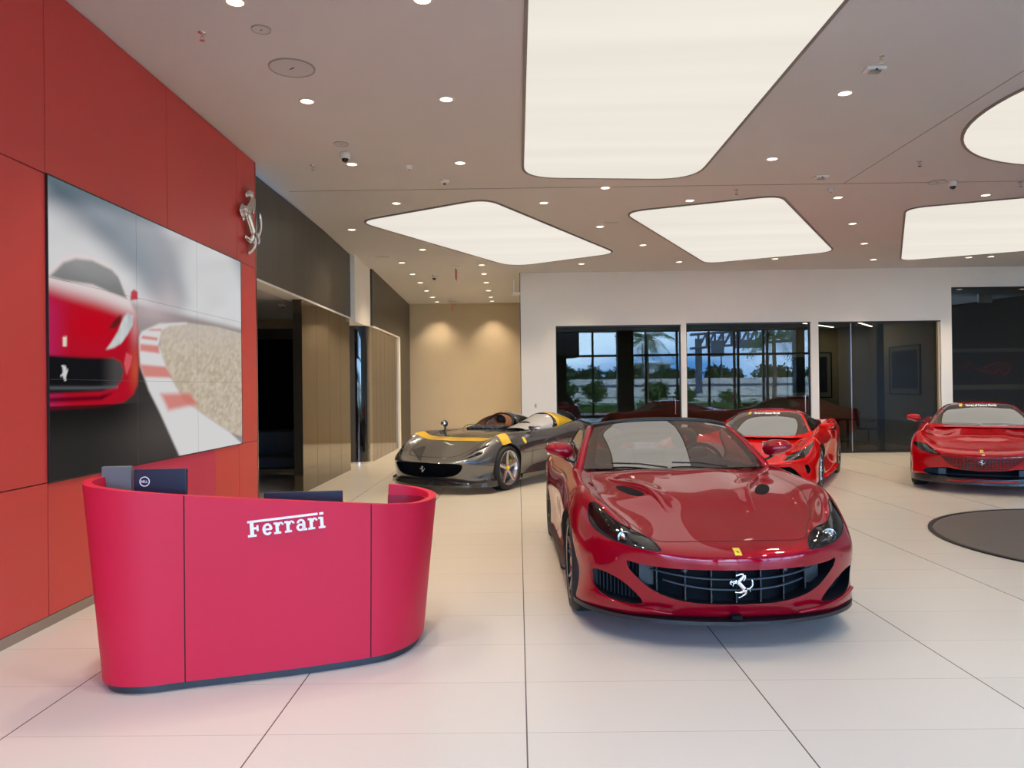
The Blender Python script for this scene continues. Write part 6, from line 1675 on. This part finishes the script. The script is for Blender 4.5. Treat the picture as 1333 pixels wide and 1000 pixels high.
# yellow band: over bonnet and down the front wings to the arches
bandt = [(-.915, .82), (-.60, .84), (-.30, .80), (0, .785), (.30, .80), (.60, .84), (.915, .82), (.93, 1.04), (.60, 1.06), (.30, 1.01), (0, .995), (-.30, 1.01), (-.60, 1.06), (-.93, 1.04)]
patch('yellow_band', MM, bandt, 'top', .004, .004, M['paint_yellow'], K, step=.02)
for s_ in (1, -1):
    v = 'right' if s_ > 0 else 'left'
    patch('yellow_band', MM, [(.82, .80), (1.04, .815), (1.045, .735), (.98, .728), (.86, .71), (.82, .72)], v, .0042, .004, M['paint_yellow'], K, step=.02)
    patch('wing_badge', MM, [(1.42, .80), (1.50, .80), (1.52, .72), (1.47, .69), (1.43, .73)], v, .003, .002, M['yellow'], K, step=.04)
    t = MB(); surf_line(t, MM, [(1.72, .84), (1.70, .66), (1.74, .40), (1.82, .22)], v, .006); surf_line(t, MM, [(2.92, .88), (2.95, .7), (2.85, .42), (2.75, .22)], v, .006); surf_line(t, MM, [(1.35, .56), (2.0, .57), (2.6, .60), (3.2, .62)], v, .006)
    surf_line(t, MM, [(.30, .47), (.45, .43), (.62, .42)], v, .006); t.build('panel_gap', M['seam'], K)
    pt = patch('side_vent', MM, round_poly([(2.50, .72), (2.56, .72), (2.56, .46), (2.50, .46)], .025), v, .004, .004, M['slat'], K, step=.05)
    patch('door', MM, [(1.76, .82), (1.74, .66), (1.78, .40), (1.85, .24), (2.74, .24), (2.83, .42), (2.91, .70), (2.90, .86)], v, .0015, .002, M['paint_grey'], K, step=.06)
# splitter and dark lower bumper
spl = smooth_open([(0, .0), (.25, .02), (.48, .08), (.70, .19), (.86, .34), (.96, .42), (.985, .60)], 5); full = [(-x, y) for x, y in spl[::-1]] + spl[1:]; vs = []; t = MB()
for x, y in full:
    k = (abs(x) / .96) ** 4; vs += [(x, y, .105), (x, y, .135 + .05 * k), (x * .92, y + .07, .215 + .03 * k), (x * .92, y + .12, .105)]
t.add(vs, [(4 * i + k, 4 * i + (k + 1) % 4, 4 * i + 4 + (k + 1) % 4, 4 * i + 4 + k) for i in range(len(full) - 1) for k in range(4)]); t.build('splitter', M['carbon'], K, smooth=True, auto=.6)
# humps behind the seats: hollow arch in front tapering to the tail
def hump(s_, outer, inner, face, cover):
    n, m = 16, 14; xc = s_ * .43
    def ring(y, hw, h, z0, k):
        return [(xc + hw * math.cos(PI * i / n) , y, z0 + h * math.sin(PI * i / n) ** .9) for i in range(n + 1)]
    prof = [(2.62, .335, .00), (2.70, .33, .135), (2.80, .32, .20), (2.90, .31, .232), (3.0, .305, .238), (3.15, .29, .225), (3.35, .26, .185), (3.6, .21, .12), (3.85, .13, .05), (3.98, .05, .01)]
    # shell
    t = MB(); vs = []; rows = [ring(y + (0), hw, h, .895 + .03 * min(1, max(0, (y - 2.9) / .6)), 0) for y, hw, h in prof[3:]]
    for r in rows: vs += r
    t.add(vs, [(j * (n + 1) + i, j * (n + 1) + i + 1, (j + 1) * (n + 1) + i + 1, (j + 1) * (n + 1) + i) for j in range(len(rows) - 1) for i in range(n)])
    hp_ = t.build('headrest_hump', outer, K, smooth=True)
    m_ = hp_.modifiers.new('s', 'SOLIDIFY'); m_.thickness = .012; m_.offset = 1
    # black hoop at the leading edge, reaching forward at its feet
    t = MB(); pts = []
    for i in range(n + 1):
        a = PI * i / n; f_ = 1 - math.sin(a); pts.append((xc + .31 * math.cos(a), 2.90 - .16 * f_ ** 1.5, .895 + .235 * math.sin(a) ** .9))
    t.tube(pts, .022, 8, flat=.8); t.build('roll_hoop', M['black_trim'], hp_, smooth=True)
    # inner padded face
    t = MB(); c0 = len(t.v); vs = [(xc, 3.10, .93)] + [(xc + .29 * math.cos(PI * i / n), 2.92 - .15 * (1 - math.sin(PI * i / n)) ** 1.5, .895 + .215 * math.sin(PI * i / n) ** .9) for i in range(n + 1)]
    t.add(vs, [(0, i + 1, i + 2) for i in range(n)]); t.build('inner_lining', inner, hp_, smooth=True)
    return hp_
hu = hump(-1, M['carbon'], M['leather_t'], None, None)
# tan leather scroll sweeping forward on the passenger side
t = MB(); n = 12; vs = []
for i in range(n + 1):
    a = PI * i / n
    vs += [(-.43 + .30 * math.cos(a), 2.88 - .16 * (1 - math.sin(a)) ** 1.5, .90 + .215 * math.sin(a) ** .9), (-.43 + .335 * math.cos(a) - .02, 2.78 - .34 * (1 - math.sin(a)), .885 + .225 * math.sin(a) ** 1.0)]
t.add(vs, [(2 * i, 2 * i + 1, 2 * i + 3, 2 * i + 2) for i in range(n)]); t.build('leather_scroll', M['leather_t'], hu, smooth=True)
hd = hump(1, M['paint_yellow'], M['black_trim'], None, None)
# pale translucent cover stretched from the cowl to the driver's hoop
t = MB(); vs = []; m = 8; n = 14
for j in range(m + 1):
    v_ = j / m; y = 1.98 + .90 * v_
    for i in range(n + 1):
        a = PI * i / n; hw = .20 + .12 * v_ ** .6; h = .03 + .212 * v_ ** 1.15
        vs.append((.43 + hw * math.cos(a), y - .10 * (1 - math.sin(a)) * v_, .885 + h * math.sin(a) ** .9 * (1 + .04 * math.sin(7 * a) * v_)))
t.add(vs, [(j * (n + 1) + i, j * (n + 1) + i + 1, (j + 1) * (n + 1) + i + 1, (j + 1) * (n + 1) + i) for j in range(m) for i in range(n)]); t.build('cockpit_cover', M['veil_cloth'], K, smooth=True)
# cockpit furniture
for s_ in (1, -1):
    x = s_ * .42; t = MB(); t.box((x - .22, 2.35, .42), (x + .22, 2.80, .55)); st_ = t.build('seat', M['leather_t' if s_ < 0 else 'leather_k'], K, bevel=.04)
    t = MB(); t.box((x - .20, 2.78, .50), (x + .20, 2.90, .95)); t.build('seat_back', M['leather_t' if s_ < 0 else 'leather_k'], st_, bevel=.04)
    t = MB(); t.sphere((x, 2.86, 1.02), .09, 14, 10, sc=(1.2, .6, 1)); t.build('head_rest', M['leather_k'], st_, smooth=True)
t = MB(); cc = Vector((.42, 2.28, .86)); pts = [cc + Matrix.Rotation(-.4, 3, 'X') @ Vector((.17 * math.cos(a), 0, .15 * math.sin(a))) for a in [2 * PI * k / 28 for k in range(29)]]
t.tube(pts, .016, 8); t.build('steering_wheel', M['leather_k'], K, smooth=True)
t = MB()
for k in range(7): t.tube([(-.62 + .10 * k, 2.05, .885), (-.55 + .10 * k, 2.22, .925), (-.48 + .10 * k, 2.50, .90)], .022, 6)
t.build('cockpit_strakes', M['carbon'], K, smooth=True)
# mirrors: ball type on the far wing, pod on the near door
t = MB(); t.sphere((-.80, 1.62, .985), .062, 18, 12, sc=(1, .8, 1)); mo = t.build('mirror', M['carbon'], K, smooth=True)
t = MB(); t.lathe([(0, -.052), (.03, -.048), (.05, -.030), (.052, -.02)], (-.80, 1.60, .985), 'y', 20); t.build('mirror_glass', M['chrome'], mo, smooth=True)
t = MB(); t.tube([(-.80, 1.62, .93), (-.80, 1.63, .86)], .016, 8); t.build('mirror_foot', M['carbon'], mo)
t = MB(); t.sphere((.90, 1.85, .935), .12, 18, 12, sc=(1, .45, .40)); mo = t.build('mirror', M['chrome'], K, smooth=True)
t = MB(); t.tube([(.88, 1.86, .91), (.82, 1.80, .85)], .018, 8, flat=.6); t.build('mirror_foot', M['carbon'], mo)
t = MB(); t.tube(smooth_open([(-.62, 1.90, .885), (-.52, 1.92, .955), (-.30, 1.93, .965), (-.12, 1.95, .945), (-.02, 1.98, .89)], 4), .006, 6); t.build('wind_deflector', M['slat'], K, smooth=True)
for s_ in (1, -1):
    wheel(K, s_ * .970, .96, .352, .265, s_, 'five', 'rim_silver', 'caliper_y'); wheel(K, s_ * .985, 3.68, .358, .305, s_, 'five', 'rim_silver', 'caliper_y')
    t = MB(); t.add([(s_ * .95, 1.36, .15), (s_ * .97, 1.36, .22), (s_ * .955, 3.28, .19), (s_ * .99, 3.28, .15), (s_ * .80, 1.36, .15), (s_ * .80, 3.28, .15)], [(0, 1, 2, 3), (0, 3, 5, 4)]); t.build('sill_skirt', M['carbon'], K)
t = MB(); surf_line(t, MM, [(-.72, 1.9), (-.70, 1.3), (-.62, .80), (-.55, .42), (-.40, .22), (0, .17), (.40, .22), (.55, .42), (.62, .80), (.70, 1.3), (.72, 1.9)], 'top', .008); t.build('panel_gap', M['seam'], K)
# ================================================================== OUTDOORS (seen mirrored in the office glass)
M['foliage'] = P('foliage', (.045, .11, .018), .7, noise=.5, nscale=6)
M['foliage2'] = P('dark_foliage', (.025, .065, .012), .7, noise=.5, nscale=5)
M['palm'] = P('palm_fronds', (.08, .15, .03), .6, noise=.3, nscale=4)
M['bark'] = P('bark', (.16, .12, .08), .9, noise=.3, nscale=9)
M['grass'] = P('lawn', (.10, .19, .035), .9, noise=.3, nscale=.7)
M['concrete'] = P('pale_concrete', (.62, .60, .55), .8, noise=.06, nscale=.6)
M['asphalt'] = P('asphalt', (.10, .10, .10), .9)
M['brick_walk'] = P('brick_walk', (.30, .15, .12), .85, noise=.15, nscale=8)
M['bldg'] = P('white_building', (.62, .63, .62), .7)
M['bldg_dark'] = P('building_windows', (.05, .07, .09), .3)
M['steel'] = P('gantry_steel', (.10, .12, .15), .5, metal=.5)
g = MB(); g.box((-120, -170, -.30), (160, -12, -.16)); struct('ground', g, M['grass'])
g = MB(); g.box((-60, -12, -.22), (80, YF - .2, -.03)); struct('walkway', g, M['brick_walk'])
g = MB(); g.box((-120, -78, -.2), (160, -46, -.12)); struct('road', g, M['asphalt'])
# side road barrier and embankment wall
for (y, z0, z1, lab) in ((-44, -.1, .75, 'low near concrete road barrier, reflected in the office glass'), (-80, -.1, 2.7, 'long pale retaining wall beyond the road, reflected in the office glass')):
    e = empty('road_barrier', (20, y, 0), label=lab, cat='barrier')
    t = MB(); t.box((-120, -.3, z0), (120, .3, z1)); t.build('wall_body', M['concrete'], e)
    t = MB(); t.box((-120, .3, z1 * .55), (120, .34, z1 * .68)); t.build('rail', M['steel'], e)
def blob(mb, c, r, n, sq=1.0, seed=0):
    rnd = random.Random(seed)
    for k in range(n):
        a = rnd.uniform(0, 2 * PI); b = rnd.uniform(-1, 1); q = rnd.uniform(.2, 1) ** .5
        p = Vector(c) + Vector((math.cos(a) * math.sqrt(1 - b * b), math.sin(a) * math.sqrt(1 - b * b), b * sq)) * r * q
        s = r * rnd.uniform(.10, .2)
        for m_ in range(7):
            d = Vector((rnd.uniform(-1, 1), rnd.uniform(-1, 1), rnd.uniform(-.6, 1))).normalized(); u = d.orthogonal().normalized() * s * .45; v = d * s * 1.4
            o_ = p + Vector((rnd.uniform(-1, 1), rnd.uniform(-1, 1), rnd.uniform(-1, 1))) * s
            mb.add([o_ - u, o_ + u, o_ + v], [(0, 1, 2)])
def tree(x, y, h, r, lab, seed, mat='foliage', z0=-.16):
    e = empty('tree', (x, y, z0), label=lab, cat='tree', group='trees outside the showroom')
    t = MB(); t.tube([(0, 0, 0), (.05 * h, 0, h * .35), (0, 0, h * .6)], [r * .08, r * .06, r * .03], 8); t.build('trunk', M['bark'], e)
    t = MB(); blob(t, (0, 0, h - r * .75), r, 130, .75, seed)
    t.sphere((0, 0, h - r * .75), r * .62, 12, 8, sc=(1, 1, .7)); t.build('crown', M[mat], e)
rnd = random.Random(3)
n = 0
for x in range(-12, 66, 4):
    n += 1; hh = rnd.uniform(4.1, 5.2)
    tree(x + 0, -88 - 4.6 * (n % 2), hh, min(2.25, hh * rnd.uniform(.44, .5)), 'bushy tree beyond the pale wall, number %d counted along the row' % n if False else 'bushy dark tree beyond the pale wall, mirrored in the office glass', n, 'foliage2')
for i, (x, y, h, r) in enumerate([(3.2, -20, 2.4, 1.1), (5.7, -21.5, 2.2, 1.0), (9.8, -19, 2.1, 1.0), (12.3, -21, 1.6, .8), (16.0, -23, 1.4, .7), (-1, -22, 3.0, 1.2)]):
    tree(x, y, h, r, ['tall', 'broad', 'small', 'rounded', 'sparse', 'dense'][i] + ' shrub-like tree on the lawn outside, mirrored in the glass', 40 + i)
def hedge(x0, x1, y, lab, seed):
    t = MB(); r_ = random.Random(seed)
    for k in range(int((x1 - x0) * 26)):
        p = Vector((r_.uniform(x0, x1), y + r_.uniform(-.7, .7), r_.uniform(-.1, .65))); s = r_.uniform(.12, .24)
        d = Vector((r_.uniform(-1, 1), r_.uniform(-1, 1), r_.uniform(0, 1))).normalized(); u = d.orthogonal().normalized() * s * .4
        t.add([p - u, p + u, p + d * s * 1.3], [(0, 1, 2)])
    t.box((x0, y - .5, -.2), (x1, y + .5, .45))
    o = t.build('hedge', M['foliage']); tag(o, lab, 'hedge')
hedge(-3, 7.4, -13.5, 'leafy low hedge outside the left half of the glass front', 5)
hedge(7.8, 22, -14.5, 'leafy low hedge outside the right half of the glass front', 6)
def palm(x, y, h, r, lab, seed):
    e = empty('palm_tree', (x, y, -.16), label=lab, cat='palm tree', group='palms outside the showroom'); rr = random.Random(seed)
    t = MB(); t.tube([(0, 0, 0), (.1, 0, h * .5), (.05, 0, h)], [.17, .13, .12], 10); t.build('trunk', M['bark'], e)
    t = MB()
    for k in range(30):
        a = rr.uniform(0, 2 * PI); el = rr.uniform(-.35, 1.1); L = r * rr.uniform(.8, 1.1); pts = []
        for j in range(9):
            q = j / 8; pts.append(Vector((math.cos(a) * L * q * math.cos(el * (1 - q * .6)), math.sin(a) * L * q * math.cos(el * (1 - q * .6)), h + L * (math.sin(el) * q - .75 * q * q))))
        t.tube(pts, .012, 4)
        for j in range(1, 8):
            d = (pts[j + 1] - pts[j - 1]).normalized(); s_ = d.cross(Vector((0, 0, 1))).normalized(); ll = L * .28 * math.sin(PI * (j + 1) / 10)
            for sg in (-1, 1):
                for o_ in (0, .5):
                    p = pts[j].lerp(pts[j + 1], o_); tip = p + s_ * sg * ll + d * ll * .6 - Vector((0, 0, ll * .45)); t.add([p - d * .03, p + d * .03, tip], [(0, 1, 2)])
    t.build('fronds', M['palm'], e)
palm(8.1, -13.0, 4.7, 2.1, 'nearer palm with drooping fronds outside, mirrored in the left glass pane', 1)
palm(17.0, -15.5, 4.8, 2.1, 'second palm outside, mirrored at the right of the second glass pane', 2)
# sign gantry over the road
e = empty('sign_gantry', (22.5, -60, -.16), .12, label='steel truss sign gantry over the road, mirrored in the second glass pane', cat='gantry')
t = MB(); t.tube([(0, 0, 0), (0, 0, 7.6)], .42, 12); t.build('column', M['steel'], e)
t = MB()
for (yy, zz) in ((-.5, 6.4), (.5, 6.4), (-.5, 8.1), (.5, 8.1)): t.tube([(-1, yy, zz), (12, yy, zz + .8)], .15, 6)
for k in range(13):
    z_ = .8 * k / 12
    for yy in (-.5, .5): t.tube([(k, yy, 6.4 + z_), (k + (.9 if k < 12 else 0), yy, 8.1 + z_)], .10, 5); t.tube([(k, yy, 6.4 + z_), (k, yy, 8.1 + z_)], .08, 5)
t.build('truss', M['steel'], e)
t = MB(); t.box((4.2, .6, 6.3), (7.6, .7, 7.3)); t.box((1.4, .6, 5.3), (3.0, .7, 7.3)); t.build('sign_back', M['steel'], e)
e = empty('building', (26, -118, -.16), label='white low office building far outside, mirrored in the left glass pane', cat='building')
t = MB(); t.box((-5, -6, 0), (5, 6, 4.9)); t.box((-3, -5, 4.9), (3.5, 5, 6.0)); t.box((-5, -6.5, 6.0), (4.5, 6.5, 6.3)); t.build('walls', M['bldg'], e)
for k in range(3): t = MB(); t.box((-4 + k * 3, 6.0, 2.6), (-2 + k * 3, 6.06, 4.2)); t.build('window', M['bldg_dark'], e)
for i, (x, y, h) in enumerate(((25.5, -81.5, 10.5), (31, -81.5, 9.6), (19.0, -81.5, 8))):
    e = empty('utility_pole', (x, y, 0), label=['tall', 'middle', 'short'][i] + ' thin utility pole by the pale wall outside', cat='pole')
    t = MB(); t.tube([(0, 0, 0), (0, 0, h)], .10, 8); t.build('pole', M['steel'], e)
    t = MB(); t.box((-.7, -.05, h - .7), (.7, .05, h - .6)); t.build('crossarm', M['steel'], e)
# canopy block over the entrance at the left
t = MB(); t.box((-1.5, -8.5, 3.25), (3.3, -5.5, 4.9)); struct('canopy', t, M['metal_frame'])
t = MB(); t.box((2.2, -8.2, -.1), (2.75, -7.7, 3.25)); struct('canopy_column', t, M['metal_frame'])

# ------------------------------------------------------------------ sky, sun
W = bpy.data.worlds.new('sky'); bpy.context.scene.world = W; W.use_nodes = True
nt = W.node_tree; [nt.nodes.remove(n_) for n_ in list(nt.nodes)]
out = nt.nodes.new('ShaderNodeOutputWorld'); bg = nt.nodes.new('ShaderNodeBackground'); nt.links.new(bg.outputs[0], out.inputs[0])
tc = nt.nodes.new('ShaderNodeTexCoord'); mp = nt.nodes.new('ShaderNodeMapping'); mp.inputs['Scale'].default_value = (1, 1, 2.6)
no = nt.nodes.new('ShaderNodeTexNoise'); no.inputs['Scale'].default_value = 3.2; no.inputs['Detail'].default_value = 7; no.inputs['Roughness'].default_value = .55
nt.links.new(tc.outputs['Generated'], mp.inputs[0]); nt.links.new(mp.outputs[0], no.inputs['Vector'])
cr = nt.nodes.new('ShaderNodeValToRGB'); cr.color_ramp.elements[0].position = .42; cr.color_ramp.elements[0].color = (.045, .155, .38, 1)
cr.color_ramp.elements[1].position = .66; cr.color_ramp.elements[1].color = (.34, .48, .64, 1)
nt.links.new(no.outputs[0], cr.inputs[0]); nt.links.new(cr.outputs[0], bg.inputs[0]); bg.inputs[1].default_value = 36
sun = bpy.data.lights.new('sun', 'SUN'); sun.energy = 14; sun.angle = .01; sun.color = (1, .95, .88)
so_ = bpy.data.objects.new('sun', sun); so_.rotation_euler = (math.radians(-42), math.radians(-14), 0); so_.location = (0, -30, 30); link(so_)
# daylight portal in the glass front helps sampling the sky
pl = bpy.data.lights.new('sky_portal', 'AREA'); pl.shape = 'RECTANGLE'; pl.size = 18.4; pl.size_y = 4.3; pl.cycles.is_portal = True
po = bpy.data.objects.new('sky_portal', pl); po.location = (6.0, YF - .2, 2.28); po.rotation_euler = (math.radians(90), 0, 0); link(po)

# ------------------------------------------------------------------ camera
cam = bpy.data.cameras.new('camera'); co = bpy.data.objects.new('camera', cam); link(co)
cam.sensor_fit = 'HORIZONTAL'; cam.sensor_width = 36; cam.lens = 36 * 1000 / 1333.; cam.clip_end = 500
co.matrix_world = Matrix.Translation((0, 0, 1.60)) @ Matrix.Rotation(.008, 4, 'Z') @ Matrix.Rotation(.005, 4, 'X') @ Matrix.Rotation(PI / 2, 4, 'X') @ Matrix.Rotation(-.012, 4, 'Z')
sc = bpy.context.scene; sc.camera = co
sc.view_settings.view_transform = 'Standard'; sc.view_settings.look = 'None'; sc.view_settings.gamma = 1; sc.view_settings.use_curve_mapping = False
sc.view_settings.exposure = 0.0
